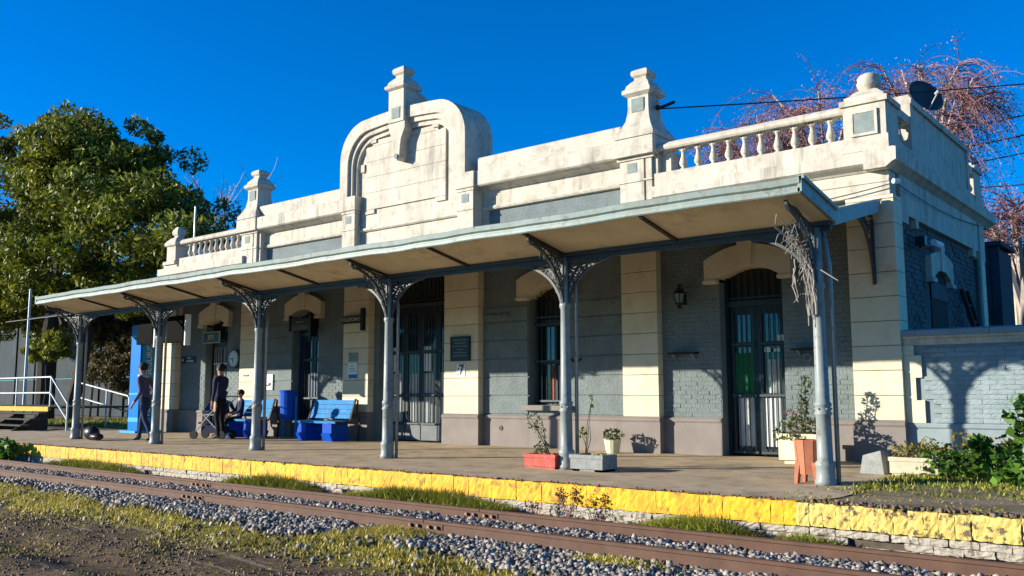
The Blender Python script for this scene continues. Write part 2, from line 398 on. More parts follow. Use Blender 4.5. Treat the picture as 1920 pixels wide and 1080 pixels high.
ys = np.concatenate([[-900, -300, -100, -40, -22], np.linspace(-15, -5.3, 150)])
X, Y = np.meshgrid(xs, ys); Z = gz(X, Y)
V = np.stack([X, Y, Z], -1).reshape(-1, 3); nx = len(xs); ny = len(ys)
idx = np.arange(nx * ny).reshape(ny, nx)
F = np.stack([idx[:-1, :-1], idx[:-1, 1:], idx[1:, 1:], idx[1:, :-1]], -1).reshape(-1, 4)
structure('ground', np_mesh('ground', V, F, 'ground', True))
# upper yard level behind the platform edge
xs = np.concatenate([[-900, -200, -70], np.linspace(-45, 4, 120), [20, 100, 800]]); ys = np.concatenate([np.linspace(-5.30, 12, 60), [40, 150, 900]])
X, Y = np.meshgrid(xs, ys); Z = -.022 + .006 * noise2(X, Y, 1.7, 3.)
Z = Z + np.where(X > -3.4, .03 * np.clip((X + 3.4) / .3, 0, 1) + .012 * noise2(X, Y, 5., 1.), 0)
V = np.stack([X, Y, Z], -1).reshape(-1, 3); nx = len(xs); ny = len(ys)
idx = np.arange(nx * ny).reshape(ny, nx)
F = np.stack([idx[:-1, :-1], idx[:-1, 1:], idx[1:, 1:], idx[1:, :-1]], -1).reshape(-1, 4)
structure('yard', np_mesh('yard', V, F, 'yard', True))
# platform pavement, slightly uneven slab
xs = np.linspace(-34, -3.3, 160); ys = np.linspace(-5.33, .3, 40)
X, Y = np.meshgrid(xs, ys); Z = .004 * noise2(X, Y, 1.2, 5.)
X = X + np.where(X > -3.5, .12 * noise2(X, Y, 3., 2.), 0)
V = np.stack([X, Y, Z], -1).reshape(-1, 3); nx = len(xs); ny = len(ys)
idx = np.arange(nx * ny).reshape(ny, nx)
F = np.stack([idx[:-1, :-1], idx[:-1, 1:], idx[1:, 1:], idx[1:, :-1]], -1).reshape(-1, 4)
structure('platform', np_mesh('platform', V, F, 'pave', True))

# ------------------------------------------------------------------ platform edge wall of painted bricks
mb = MB(); mb.box(-34, 3.0, -5.345, -5.26, -.7, -.02)
edge = structure('platform_edge', mb.mesh('platform_edge', 'joint'))
def rough_brick(w, h, d, j, seed):
    rd = random.Random(seed); q = MB(); q.box(-w / 2, w / 2, -d, 0, -h / 2, h / 2)
    q = MB(); nx_, nz_ = (4, 5) if h > .1 else (5, 3); vs = []; fs = []
    for b in range(nz_ + 1):
        for a in range(nx_ + 1):
            e = (a in (0, nx_)) + (b in (0, nz_))
            vs.append((-w / 2 + w * a / nx_ + rd.uniform(-j, j) * .5, -d + e * j * .35 + rd.uniform(-j, j) * .8, -h / 2 + h * b / nz_ + rd.uniform(-j, j) * .7))
    for b in range(nz_):
        for a in range(nx_): i = b * (nx_ + 1) + a; fs.append((i, i + 1, i + nx_ + 2, i + nx_ + 1))
    q.add(vs, fs)
    for (a, b, c, e_) in ((-w / 2, w / 2, h / 2, h / 2), (w / 2, -w / 2, -h / 2, -h / 2)): q.add([(a, -d + j, c), (b, -d + j, c), (b, 0, c), (a, 0, c)], [(0, 1, 2, 3)])
    for x_ in (-w / 2, w / 2): q.add([(x_, -d + j, -h / 2), (x_, 0, -h / 2), (x_, 0, h / 2), (x_, -d + j, h / 2)], [(0, 1, 2, 3)])
    return q
kinds = {k: [rough_brick(w, h, d, j, i * 7 + 1).mesh(k, m) for i in range(6)] for k, (w, h, d, j, m) in
         {'edge_brick': (.131, .228, .085, .0035, 'yellow'), 'pale': (.130, .215, .085, .008, 'paleyellow'), 'brick': (.238, .062, .06, .008, 'whitebrick')}.items()}
x = -23.0
while x < -.6:
    pale = x > -3.42
    if not (pale and False):
        obj('edge_brick', random.choice(kinds['pale' if pale else 'edge_brick']), edge,
            (x, -5.33 + random.uniform(-.004, .004) + (random.choice((0, .0, .004, .009)) if pale else 0), -.115 + random.uniform(-.005, .004)))
    x += .128
x = -18.0
for row in range(4):
    x = -18.0 + (row % 2) * .12
    while x < -.6:
        if not (random.random() < (.14 if x > -3.5 else .05)):
            obj('brick', random.choice(kinds['brick']), edge, (x, -5.335 + random.uniform(-.008, .012), -.268 - row * .068))
        x += .246
mb = MB(); mb.box(-34, -23.07, -5.415, -5.35, -.228, -.006); mb.k = 1; mb.box(-34, -18.14, -5.395, -5.347, -.5, -.236)
o = part('brickwork', mb, ['yellow', 'whitebrick'], edge); o['kind'] = 'stuff'

# ------------------------------------------------------------------ railway track
track = thing('railway_track', 'rusty single railway track running in grey ballast along the yellow platform edge', 'railway track', (-10, -6.65, -.4))
RZ = -.255
def rail_prof(y):
    return [(y - .065, RZ - .155), (y + .065, RZ - .155), (y + .065, RZ - .142), (y + .012, RZ - .125), (y + .010, RZ - .036), (y + .032, RZ - .03), (y + .032, RZ - .004), (y + .024, RZ),
            (y - .024, RZ), (y - .032, RZ - .004), (y - .032, RZ - .03), (y - .010, RZ - .036), (y - .012, RZ - .125), (y - .065, RZ - .142)]
JX = {-6.15: (-6.85, -12.5), -7.15: (-6.74, -11.1)}
for y in (-6.15, -7.15):
    cuts = [-60, *sorted(JX[y]), 10]
    rails = []
    for a, b in zip(cuts[:-1], cuts[1:]):
        q = MB(); q.prism(rail_prof(y), a + .006, b - .006, 'x')
        rails.append(part('rail', q, 'rail', track))
    for jx, rl in zip(sorted(JX[y]), rails):
        for sgn in (-1, 1):
            q = MB(); q.box(jx - .26, jx + .26, y + sgn * .013 - .006, y + sgn * .013 + .006, RZ - .09, RZ - .036)
            pl = part('fishplate', q, 'rail', rl, label='rusty bolted joint plate')
            for bx in (-.19, -.08, .08, .19):
                pass
        q = MB()
        for bx in (-.19, -.08, .08, .19):
            q.box(jx + bx - .016, jx + bx + .016, y - .05, y + .05, RZ - .08, RZ - .05)
        part('bolt', q, 'railtop', rl)['kind'] = 'stuff'
q = MB(); q.box(-.11, .11, -1.0, 1.0, -.12, 0); sm = q.mesh('sleeper', 'sleeper')
for i in range(46):
    obj('sleeper', sm, track, (-27 + i * .64 + random.uniform(-.03, .03), -6.65, -.418 + random.uniform(-.012, .004)), 0)

# ballast stones
CUBE = np.array([(-1, -1, -1), (1, -1, -1), (1, 1, -1), (-1, 1, -1), (-1, -1, 1), (1, -1, 1), (1, 1, 1), (-1, 1, 1)], float)
CF = np.array([(0, 3, 2, 1), (4, 5, 6, 7), (0, 1, 5, 4), (1, 2, 6, 5), (2, 3, 7, 6), (3, 0, 4, 7)])
def rand_rot(n):
    q = rng.normal(size=(n, 4)); q /= np.linalg.norm(q, axis=1)[:, None]
    w, x, y, z = q.T
    return np.stack([1 - 2 * (y * y + z * z), 2 * (x * y - z * w), 2 * (x * z + y * w), 2 * (x * y + z * w), 1 - 2 * (x * x + z * z), 2 * (y * z - x * w),
                     2 * (x * z - y * w), 2 * (y * z + x * w), 1 - 2 * (x * x + y * y)], -1).reshape(n, 3, 3)
def stones(P, size):
    n = len(P); s = size[:, None] * rng.uniform(.55, 1.2, (n, 3))
    v = CUBE[None] * (1 + rng.uniform(-.38, .38, (n, 8, 3))) * .5 * s[:, None]
    v = np.einsum('nij,nkj->nki', rand_rot(n), v) + P[:, None]
    F = CF[None] + (np.arange(n) * 8)[:, None, None]
    return v.reshape(-1, 3), F.reshape(-1, 4)
def blob_patches(x, y):     # where grass has covered the ballast
    m = np.zeros_like(x)
    for cx, cy, rx, ry in ((-6.9, -7.5, .62, .38), (-7.25, -7.75, .5, .25), (-4.2, -7.42, .75, .22), (-15.6, -7.75, 1.6, .45), (-13.2, -7.9, .9, .22), (-5.0, -6.6, .35, .12), (-3.4, -6.65, .5, .16)):
        m = np.maximum(m, 1.25 - np.hypot((x - cx) / rx, (y - cy) / ry))
    return m
def edge_lo(x):             # lower limit of the ballast shoulder
    return -7.82 - .10 * np.sin(x * 1.3) - .06 * np.sin(x * 3.7 + 1) - .16 * np.clip((x + 6.6) / 1.5, 0, 1)
P = []; S = []
def scatter(n, x0, x1, y0, y1, s0, s1, dz=0., keep=None):
    x = rng.uniform(x0, x1, n); y = rng.uniform(y0, y1, n)
    if keep is not None:
        k = keep(x, y); x = x[k]; y = y[k]
    s = rng.uniform(s0, s1, len(x))
    P.append(np.stack([x, y, gz(x, y) + s * .22 + rng.uniform(0, dz, len(x))], -1)); S.append(s)
scatter(20000, -24, -1, -7.07, -6.22, .026, .050, .03)
scatter(22000, -22, -2.5, -8.15, -7.22, .026, .052, .03, lambda x, y: (y > edge_lo(x) + rng.normal(0, .07, len(x))) & (rng.uniform(0, 1, len(x)) > np.clip(blob_patches(x, y) * 1.6, 0, .93)))
scatter(3500, -22, -1, -6.08, -5.45, .022, .05, .01)
scatter(450, -20, -2.5, -8.6, -7.7, .022, .05)
V, F = stones(np.concatenate(P), np.concatenate(S))
o = tag(obj('ballast_gravel', np_mesh('ballast_gravel', V, F, 'stone')), 'grey crushed stone ballast lying around the rails', 'gravel'); o['kind'] = 'stuff'
P = []; S = []
scatter(16000, -16, -2.8, -12.2, -8.2, .006, .026, .0, lambda x, y: noise2(x, y, 1.6, 4.) + rng.normal(0, .3, len(x)) > -.1)
V, F = stones(np.concatenate(P), np.concatenate(S))
o = tag(obj('dirt_clods', np_mesh('dirt_clods', V, F, 'dirtstone')), 'dark clods and pebbles strewn over the bare dirt beside the track', 'dirt'); o['kind'] = 'stuff'

n = 2600; x = rng.uniform(-24, -.6, n); y = -5.34 + rng.normal(0, .035, n); sz_ = rng.uniform(.006, .026, n) * np.where(x > -3.4, 1.5, 1.0)
k = (noise2(x, y, 2.7, 5.) + rng.normal(0, .5, n) > .15) | (x > -3.4); x = x[k]; y = y[k]; sz_ = sz_[k]
V, F = stones(np.stack([x, y, np.where(x > -3.4, .004, .002) + 0 * x], -1), sz_)
o = tag(obj('edge_dirt', np_mesh('edge_dirt', V, F, 'dirtstone')), 'loose soil crumbs along the top of the yellow platform edge', 'dirt'); o['kind'] = 'stuff'
# grass blades
def blades(x, y, z, h, lean=.5, w=.010):
    n = len(x); a = rng.uniform(0, 2 * PI, n); hh = h * rng.uniform(.5, 1.25, n); ww = w * rng.uniform(.6, 1.4, n)
    b = np.stack([x, y, z - .01], -1); d = np.stack([np.cos(a), np.sin(a), np.zeros(n)], -1); p = np.stack([-np.sin(a), np.cos(a), np.zeros(n)], -1)
    ln = (lean * rng.uniform(.2, 1.3, n) * hh)[:, None]
    up = np.array([0, 0, 1.])
    v0 = b - p * ww[:, None]; v1 = b + p * ww[:, None]
    v2 = b + d * ln * .35 + up * (hh * .6)[:, None] + p * ww[:, None] * .7; v3 = b + d * ln * .35 + up * (hh * .6)[:, None] - p * ww[:, None] * .7
    v4 = b + d * ln + up * hh[:, None]
    V = np.stack([v0, v1, v2, v3, v4, v4 + p * .0006], 1).reshape(-1, 3)
    i = (np.arange(n) * 6)[:, None]
    F = np.concatenate([i + np.array([[0, 1, 2, 3]]), i + np.array([[3, 2, 5, 4]])], 0)
    return V, F
def grass(name, label, m, pts, h, lean=.6, w=.008):
    x, y = pts; V, F = blades(x, y, gz(x, y), h, lean, w)
    o = tag(obj(name, np_mesh(name, V, F, m)), label, 'grass'); o['kind'] = 'stuff'
gx = []; gy = []; gh = []
def gpatch(n, cx, cy, rx, ry, h):
    a = rng.uniform(0, 2 * PI, n); r = np.sqrt(rng.uniform(0, 1, n)) * (1 + .25 * np.sin(a * 5))
    gx.append(cx + rx * r * np.cos(a)); gy.append(cy + ry * r * np.sin(a)); gh.append(np.full(n, h) * (1.1 - .5 * r))
gpatch(3600, -6.9, -7.5, .62, .36, .10); gpatch(1500, -7.25, -7.75, .55, .25, .07); gpatch(1500, -4.2, -7.42, .75, .22, .08)
gpatch(1400, -15.2, -7.85, 1.5, .28, .07); gpatch(1800, -13.2, -7.9, 1.2, .22, .08); gpatch(500, -5.0, -6.6, .35, .12, .05); gpatch(600, -3.4, -6.65, .5, .16, .05)
n = 19000; x = rng.uniform(-19, -2.8, n); y = -8.12 - .12 * np.sin(x * 1.3) + rng.normal(0, .17, n) - .08
k = noise2(x, y, 2.2, 6.) + rng.normal(0, .35, n) > -.25; x = x[k]; y = y[k]
gx.append(x); gy.append(y); gh.append(np.full(len(x), .055))
n = 16000; x = rng.uniform(-16, -2.8, n); y = rng.uniform(-11.2, -8.3, n); k = noise2(x, y, 1.5, 9.) + rng.normal(0, .3, n) > .25
gx.append(x[k]); gy.append(y[k]); gh.append(np.full(k.sum(), .035))
grass('dry_grass', 'yellowish short grass growing between the ballast and the bare dirt', 'grass', (np.concatenate(gx), np.concatenate(gy)), np.concatenate(gh))
gx = []; gy = []; gh = []
for a, b, n, h in ((-18.9, -15.4, 5200, .22), (-12.7, -10.4, 5200, .22), (-9.7, -6.85, 8000, .23), (-5.15, -3.75, 4600, .19), (-3.75, -2.9, 2200, .12)):
    x = rng.uniform(a, b, n); y = -5.66 + rng.normal(0, .10, n); y = np.clip(y, -6.02, -5.45)
    t = (x - a) / (b - a); gx.append(x); gy.append(y); gh.append(h * (.45 + .75 * np.sin(PI * np.clip(t, .03, .97)) * (.75 + .35 * noise2(x, y, 3., 1.))))
n = 2600; x = rng.uniform(-20, -2, n); gx.append(x); gy.append(rng.uniform(-6.05, -5.45, n)); gh.append(np.full(n, .04))
grass('weed_grass', 'green weedy grass along the foot of the yellow platform edge', 'greengrass', (np.concatenate(gx), np.concatenate(gy)), np.concatenate(gh), .8, .009)

# ------------------------------------------------------------------ station building
YW, YP = .12, -.06           # grey wall face, pilaster face
B = thing('station_building', 'long single storey station with cream parapet, curved pediment and grey walls behind the canopy', 'station', (-14.25, 3, 0))
PIL = [(-24.45, -23.78), (-20.62, -19.92), (-16.47, -15.60), (-13.21, -12.25), (-8.77, -8.04), (-4.66, -3.95)]
OPEN = {'d0': (-22.5, -21.47, 0, 3.2), 'd1': (-18.60, -17.60, 0, 3.2), 'dd': (-15.42, -13.26, 0, 3.92), 'win': (-11.06, -10.10, .82, 3.2), 'dr': (-6.92, -5.81, 0, 3.2)}
w = MB(); x = -24.4
for k in ('d0', 'd1', 'dd', 'win', 'dr'):
    a, b, z0, z1 = OPEN[k]
    w.box(x, a, YW, .6, 0, 4.9); w.box(a, b, YW, .6, z1, 4.9)
    if z0 > 0: w.box(a, b, YW, .6, 0, z0)
    x = b
w.box(x, -4.05, YW, .6, 0, 4.9)
part('wall', w, 'wallgrey', B)
# grooved courses of the bays beside the double door
zs = [.64 + .37 * i for i in range(9)]
for a, b in ((-12.25, -11.08), (-10.08, -8.77), (-19.92, -18.62)):
    for i, z in enumerate(zs[:6]):
        q = MB(); q.box(a + .01, b - .004, YW - .022, YW + .03, z + .012, z + .358 if i < 5 else z + .3)
        part('wall_course', q, 'wallgrey', B)
def brick_bay(a, b, z0, z1, low):
    rd = random.Random(int(a * 100)); q = MB(); r_ = 0; z = z0
    while z + .07 < z1:
        x = a + .004 + (.11 if r_ % 2 else 0) - .11
        while x < b - .03:
            x0_, x1_ = max(x, a + .004), min(x + .214, b - .004)
            if x1_ - x0_ > .03:
                d = rd.uniform(.002, .011); c = .006
                vs = [(x0_, YW, z), (x1_, YW, z), (x1_, YW, z + .069), (x0_, YW, z + .069), (x0_ + c, YW - d, z + c), (x1_ - c, YW - d + rd.uniform(-.003, .002), z + c), (x1_ - c, YW - d, z + .069 - c), (x0_ + c, YW - d + rd.uniform(-.003, .002), z + .069 - c)]
                fs = [(4, 5, 6, 7), (0, 1, 5, 4), (1, 2, 6, 5), (2, 3, 7, 6), (3, 0, 4, 7)]
                if z < low:
                    p_ = MB(); p_.add(vs, fs); part('brick', p_, 'wallgrey', B)
                else: q.add(vs, fs)
            x += .222
        z += .075; r_ += 1
    if q.v: part('brickwork', q, 'wallgrey', B)['kind'] = 'stuff'
for a, b, low in ((-23.78, -22.5, 0), (-21.47, -20.62, 0), (-17.60, -16.47, 0), (-8.04, -6.92, 2.5), (-5.81, -4.66, 2.5)): brick_bay(a, b, .64, 3.95, low)
# plinths
def plinth(a, b, y):
    q = MB(); q.prism([(y, .0), (.3, 0), (.3, .63), (y + .03, .63), (y - .012, .60), (y - .012, .565), (y + .006, .535), (y + .006, .515)], a, b, 'x')
    part('plinth', q, 'plinth', B)
segs = []; cur = -23.78
for a, b in ((-23.78, -22.5), (-21.47, -20.62), (-19.92, -18.60), (-17.60, -16.47), (-12.25, -11.06), (-11.06, -10.10), (-10.10, -8.77), (-8.04, -6.92), (-5.81, -4.66)):
    plinth(a + .002, b - .002, YW - .05)
for a, b in PIL: plinth(a - .03 if a > -24 else a, b + .03 if b < -4 else b + .012, YP - .035)
# pilasters of cream blocks
for a, b in PIL:
    corner = a in (-24.45, -4.66)
    q = MB(); q.box(a + .02, b - .02, YP + .02, .4, .62, 4.02)
    pl = part('pilaster', q, 'joint', B)
    wd = b - a
    for i in range(10):
        z = .632 + .37 * i
        h = .362 if z + .362 < 4.02 else 4.02 - z
        if h < .05: continue
        q = MB(); c = .008
        q.prism([(YP, z + c), (YP + c, z), (.36 if corner else .30, z), (.36 if corner else .30, z + h), (YP + c, z + h), (YP, z + h - c)], a, b, 'x')
        part('block', q, 'cream', pl)
# arched hoods over the openings
def hood(xc, hw, leg, zs_, zt, zleg, zout, zkey):
    xi = hw; xo = hw + leg
    pts = []
    N = 12
    for i in range(N + 1):                        # outer arch, left to right
        t = -1 + 2 * i / N
        pts.append((xc + xo * t, zout + (zt - zout) * (1 - t * t)))
    pts2 = [(xc + xo, zleg), (xc + xi - .0, zleg)]
    for i in range(N + 1):
        t = 1 - 2 * i / N
        pts2.append((xc + xi * t, zs_ + .17 * (1 - t * t)))
    pts2 += [(xc - xi, zleg), (xc - xo, zleg)]
    n = N + 1
    outer = [(xc - xo, zleg)] + pts + [(xc + xo, zleg)]
    inner = [(xc - xi, zleg)] + [(xc - xi + 2 * xi * i / N, zs_ + .17 * (1 - (-1 + 2 * i / N) ** 2)) for i in range(N + 1)] + [(xc + xi, zleg)]
    q = MB(); y0, y1 = -.02, .5
    for i in range(len(outer) - 1):
        a, b, c, d = outer[i], outer[i + 1], inner[i + 1], inner[i]
        q.add([(a[0], y0, a[1]), (b[0], y0, b[1]), (c[0], y0, c[1]), (d[0], y0, d[1]), (a[0], y1, a[1]), (b[0], y1, b[1]), (c[0], y1, c[1]), (d[0], y1, d[1])],
              [(0, 3, 2, 1), (4, 5, 6, 7), (0, 1, 5, 4), (3, 7, 6, 2)])
    a, d = outer[0], inner[0]; q.add([(a[0], y0, a[1]), (d[0], y0, d[1]), (d[0], y1, d[1]), (a[0], y1, a[1])], [(0, 1, 2, 3)])
    a, d = outer[-1], inner[-1]; q.add([(a[0], y0, a[1]), (d[0], y0, d[1]), (d[0], y1, d[1]), (a[0], y1, a[1])], [(0, 3, 2, 1)])
    h = part('hood', q, 'cream', B)
    k = MB(); k.prism([(xc - .11, zs_ + .174), (xc + .11, zs_ + .174), (xc + .14, zkey), (xc - .14, zkey)], -.055, .1)
    part('keystone', k, 'cream', h)
    for s in (-1, 1):
        k = MB(); k.box(xc + s * (xi + leg / 2) - leg / 2 - .012, xc + s * (xi + leg / 2) + leg / 2 + .012, -.045, .1, zleg - .035, zleg + .02)
        part('hood_foot', k, 'cream', h)
for k, zt in (('d0', 3.45), ('d1', 3.46), ('win', 3.44), ('dr', 3.46)):
    a, b, z0, z1 = OPEN[k]
    hood((a + b) / 2, (b - a) / 2 - .0 if k != 'win' else .42, .21 if k != 'win' else .27, 2.98, zt + .06, 2.93, 3.30, 3.67)

def curtain_mesh(x0, x1, y, z0, z1, n=14, amp=.012, m='curtain'):
    q = MB(); vs = []; fs = []
    for i in range(n + 1):
        xx = lerp(x0, x1, i / n); yy = y + amp * math.sin(i * 1.9) + amp * .5 * math.sin(i * 4.1)
        vs += [(xx, yy, z0), (xx, yy, z1)]
        if i: fs.append((2 * i - 2, 2 * i, 2 * i + 1, 2 * i - 1))
    q.add(vs, fs); return q
def bars(x0, x1, y, z0, z1, n, r=.008, rails=()):
    q = MB()
    for i in range(n):
        xx = lerp(x0, x1, (i + .5) / n); q.tube([(xx, y, z0), (xx, y, z1)], r, 5)
    for z in rails: q.box(x0, x1, y - .012, y + .012, z - .018, z + .018)
    return q
def door(xa, xb, y, ztran, ztop, leaves, m, kick, cloth, rail_zs, barm='bar', gap=.0, lowbars=True):
    """glazed door behind an iron grille; sub-parts frame, leaf, pane, curtain, grille"""
    q = MB(); q.box(xa, xa + .06, y - .05, y + .1, 0, ztop); q.box(xb - .06, xb, y - .05, y + .1, 0, ztop)
    q.box(xa + .06, xb - .06, y - .07, y + .1, ztran - .05, ztran + .05); q.box(xa + .06, xb - .06, y + .08, y + .1, ztran + .05, ztop + .3)
    d = part('door', q, m, B)
    q = MB(); q.box(xa + .06, xb - .06, y + .05, y + .06, ztran + .05, ztop + .2); part('transom_pane', q, 'glass', d)
    part('transom_grille', bars(xa + .06, xb - .06, y - .0, ztran + .05, ztop + .12, max(7, int((xb - xa) * 7.5)), .011, (ztran + .1,)), 'bar', d)
    n = leaves; wl_ = (xb - xa - .12) / n
    for i in range(n):
        a = xa + .06 + wl_ * i + .004; b = a + wl_ - .008
        q = MB(); s = .075
        q.box(a, a + s, y, y + .05, 0.02, ztran - .05); q.box(b - s, b, y, y + .05, .02, ztran - .05)
        q.box(a + s, b - s, y, y + .05, .02, .12); q.box(a + s, b - s, y, y + .05, ztran - .18, ztran - .05)
        for rz in rail_zs: q.box(a + s, b - s, y + .004, y + .046, rz - .04, rz + .04)
        part('leaf', q, m, d)
        q = MB(); q.box(a + s - .005, b - s + .005, y + .028, y + .034, .1, ztran - .15); part('pane', q, 'glass', d)
        for (z0, z1, cm, f0, f1) in cloth[i % len(cloth)]:
            part('curtain', curtain_mesh(lerp(a + s, b - s, f0), lerp(a + s, b - s, f1), y + .012, z0, z1), cm, d)
        if kick:
            q = MB(); q.box(a + .01, b - .01, y - .012, y - .002, .03, kick); part('kick_plate', q, 'kick', d)
        part('grille', bars(a + .02, b - .02, y - .045, .04 if not kick else kick + .02, ztran - .08, 5 if wl_ > .45 else 4, .009, tuple(rail_zs) + (.06 if not kick else kick + .03,)), barm, d)
    return d
# right door: green curtain left, notices right
door(-6.92, -5.81, .37, 2.55, 3.1, 2, 'door', 0, [[(.16, .98, 'curtain', .1, .95), (1.02, 1.72, 'greencloth', 0, 1)], [(.16, .98, 'curtain', 0, .9), (1.02, 1.60, 'curtain', .25, .85)]], (1.0, 1.86))
D = door(-15.42, -13.26, .40, 3.04, 3.75, 4, 'door', .36, [[(.42, 1.52, 'curtain', .0, 1.)], [(.42, 1.5, 'curtain', .25, 1.)], [(.42, 1.5, 'curtain', .0, .8)], [(.42, 1.52, 'curtain', 0, 1)]], (1.02, 1.98))
door(-18.60, -17.60, .37, 2.55, 3.1, 2, 'doorblue', 0, [[(.9, 1.55, 'curtain', .6, .95)], [(.9, 1.6, 'curtain', .1, .35)]], (.95, 1.9))
door(-22.50, -21.47, .37, 2.45, 3.1, 2, 'door', 0, [[(.16, 1.5, 'curtain', .5, .95)], [(.16, 1.35, 'curtain', .0, .6)]], (.95, 1.9), 'barwhite')
q = MB(); q.box(-6.02, -5.86, .365, .372, 1.9, 2.0); q.box(-6.25, -6.13, .365, .372, 1.72, 1.80); q.box(-6.08, -5.98, .365, .372, 1.72, 1.78)
tag(part('door_notice', q, 'paper', None), 'small white notices stuck on the right door leaf above the curtain', 'notice')
q = MB(); q.box(-14.28, -14.02, .405, .412, 1.55, 2.1); tag(part('door_poster', q, 'paper', None), 'white poster taped inside the double door near its middle', 'notice')
q = MB(); q.box(-15.3, -15.08, .405, .412, 1.55, 2.1); tag(part('door_poster', q, 'paper', None), 'white poster inside the leftmost leaf of the double door', 'notice')
# double door head
q = MB(); q.box(-15.42, -13.26, .25, .35, 3.0, 3.06); part('door_head', q, 'bar', D)
# window
q = MB(); a, b = -11.06, -10.10
q.box(a + .0, a + .07, .36, .46, .82, 3.15); q.box(b - .07, b, .36, .46, .82, 3.15); q.box(a, b, .36, .46, .82, .9); q.box(a + .07, b - .07, .36, .46, 1.62, 1.70); q.box(a + .07, b - .07, .36, .46, 2.42, 2.5)
q.box((a + b) / 2 - .03, (a + b) / 2 + .03, .37, .45, .9, 2.42)
wi = part('window', q, 'door', B)
q = MB(); q.box(a + .05, b - .05, .425, .43, .88, 3.2); part('pane', q, 'glass', wi)
for x0, x1, cm in ((-10.72, -10.56, 'browncloth'), (-10.56, -10.44, 'curtain'), (-10.44, -10.28, 'browncloth'), (-10.28, -10.18, 'curtain')):
    part('curtain', curtain_mesh(x0, x1, .405, .92, 1.6, 8), cm, wi)
part('grille', bars(a + .03, b - .03, .28, .86, 3.1, 8, .010, (.9, 1.68, 2.4, 2.55)), 'bar', wi)
q = MB(); q.box(a - .1, b + .1, -.02, .36, .72, .816); part('sill', q, 'plinth', wi)

# --- upper side bays: frieze, cornice, balustrade
def moulding(x0, x1, steps, name, m, y1=.3):
    """steps: (y, z) from bottom to top forming the front profile"""
    q = MB(); q.prism([(y1, steps[0][1])] + [] + [(y, z) for y, z in steps] + [(y1, steps[-1][1])], x0, x1, 'x')
    # reverse winding is harmless, both sides are solid
    return part(name, q, m, B)
def bay(x0, x1):
    moulding(x0, x1, [(-.03, 4.03), (-.03, 4.22), (-.05, 4.23), (-.05, 4.27), (-.03, 4.28), (-.03, 4.40)], 'frieze', 'white')
CE = -3.82
corn = [(-.05, 4.403), (-.09, 4.44), (-.14, 4.452), (-.20, 4.475), (-.245, 4.50), (-.25, 4.69), (-.19, 4.703)]
bay(-8.0, -4.0); bay(-24.40, -20.62)
moulding(-7.99, -3.99, corn, 'cornice', 'white'); moulding(-24.62, -20.4, corn, 'cornice', 'white')
def baluster_mesh():
    q = MB(); q.lathe([(.062, 0), (.062, .035), (.04, .045), (.032, .06), (.066, .10), (.074, .145), (.062, .19), (.040, .26), (.032, .33), (.046, .345), (.058, .36), (.058, .40)], n=10)
    return q.mesh('baluster', 'white', True)
BAL = baluster_mesh()
def balustrade(x0, x1, n, first, last):
    q = MB(); q.box(x0, x1, -.15, .15, 4.705, 4.945)
    bl = part('balustrade', q, 'white', B)
    xs_ = [lerp(first, last, i / (n - 1)) for i in range(n)]
    for xx in xs_: obj('baluster', BAL, bl, (xx, 0, 4.947))
    q = MB(); q.prism([(-.13, 5.36), (.13, 5.36), (.15, 5.39), (.15, 5.44), (.08, 5.50), (-.08, 5.50), (-.15, 5.44), (-.15, 5.39)], x0, x1, 'x')
    gaps = [x0 + .1] + xs_ + [x1 - .02]
    for a, b in zip(gaps[:-1], gaps[1:]):       # small arches between the balusters
        h = (b - a) / 2 - .04; c = (a + b) / 2
        for i in range(8):
            t0, t1 = PI * i / 8, PI * (i + 1) / 8
            xa, xb = c - h * math.cos(t0), c - h * math.cos(t1); za, zb = 5.30 + .06 * math.sin(t0) - .004, 5.30 + .06 * math.sin(t1) - .004
            q.add([(xa, -.05, za), (xb, -.05, zb), (xb, -.05, 5.365), (xa, -.05, 5.365), (xa, .05, za), (xb, .05, zb), (xb, .05, 5.365), (xa, .05, 5.365)], [(0, 1, 2, 3), (7, 6, 5, 4), (0, 4, 5, 1)])
    part('handrail', q, 'white', bl)
    q = MB(); q.box(x0, x1, .42, .62, 4.6, 5.10); part('roof_kerb', q, 'white', bl)
balustrade(-7.98, -4.6, 10, -7.47, -4.86)
balustrade(-23.62, -20.42, 11, -23.3, -20.68)
# corner piers
def finial_small(cx, cy, zb):
    q = MB(); q.lathe([(.30, zb), (.30, zb + .06), (.24, zb + .10), (.17, zb + .17), (.12, zb + .20)], cx, cy, sq=True)
    fo = part('finial', q, 'white', B)
    q = MB(); q.lathe([(.10, zb + .19), (.105, zb + .215), (.165, zb + .25), (.185, zb + .31), (.165, zb + .37), (.175, zb + .40), (.14, zb + .45), (.07, zb + .485), (.01, zb + .50)], cx, cy, 16)
    part('finial_ball', q, 'white', fo, smooth=True)
def corner_pier(cx, cy):
    q = MB(); q.box(cx - .32, cx + .32, cy - .32, cy + .32, 4.71, 5.45)
    p_ = part('parapet_pier', q, 'white', B)
    q = MB(); q.box(cx - .36, cx + .36, cy - .36, cy + .36, 5.45, 5.535); part('pier_cap', q, 'white', p_); q = MB(); q.box(cx - .35, cx + .35, cy - .35, cy + .35, 4.709, 4.93); part('pier_base', q, 'white', p_)
    q = MB(); q.box(cx - .16, cx + .16, cy - .345, cy - .30, 4.99, 5.31); part('inset_panel', q, 'panel', p_)
    q = MB()
    for (a, b, c, d) in ((-.2, .2, 5.31, 5.35), (-.2, .2, 4.95, 4.99), (-.2, -.16, 4.99, 5.31), (.16, .2, 4.99, 5.31)): q.box(cx + a, cx + b, cy - .355, cy - .30, c, d)
    part('panel_frame', q, 'white', p_)
    finial_small(cx, cy, 5.535)
corner_pier(-4.28, .15); corner_pier(-4.28, 5.75)
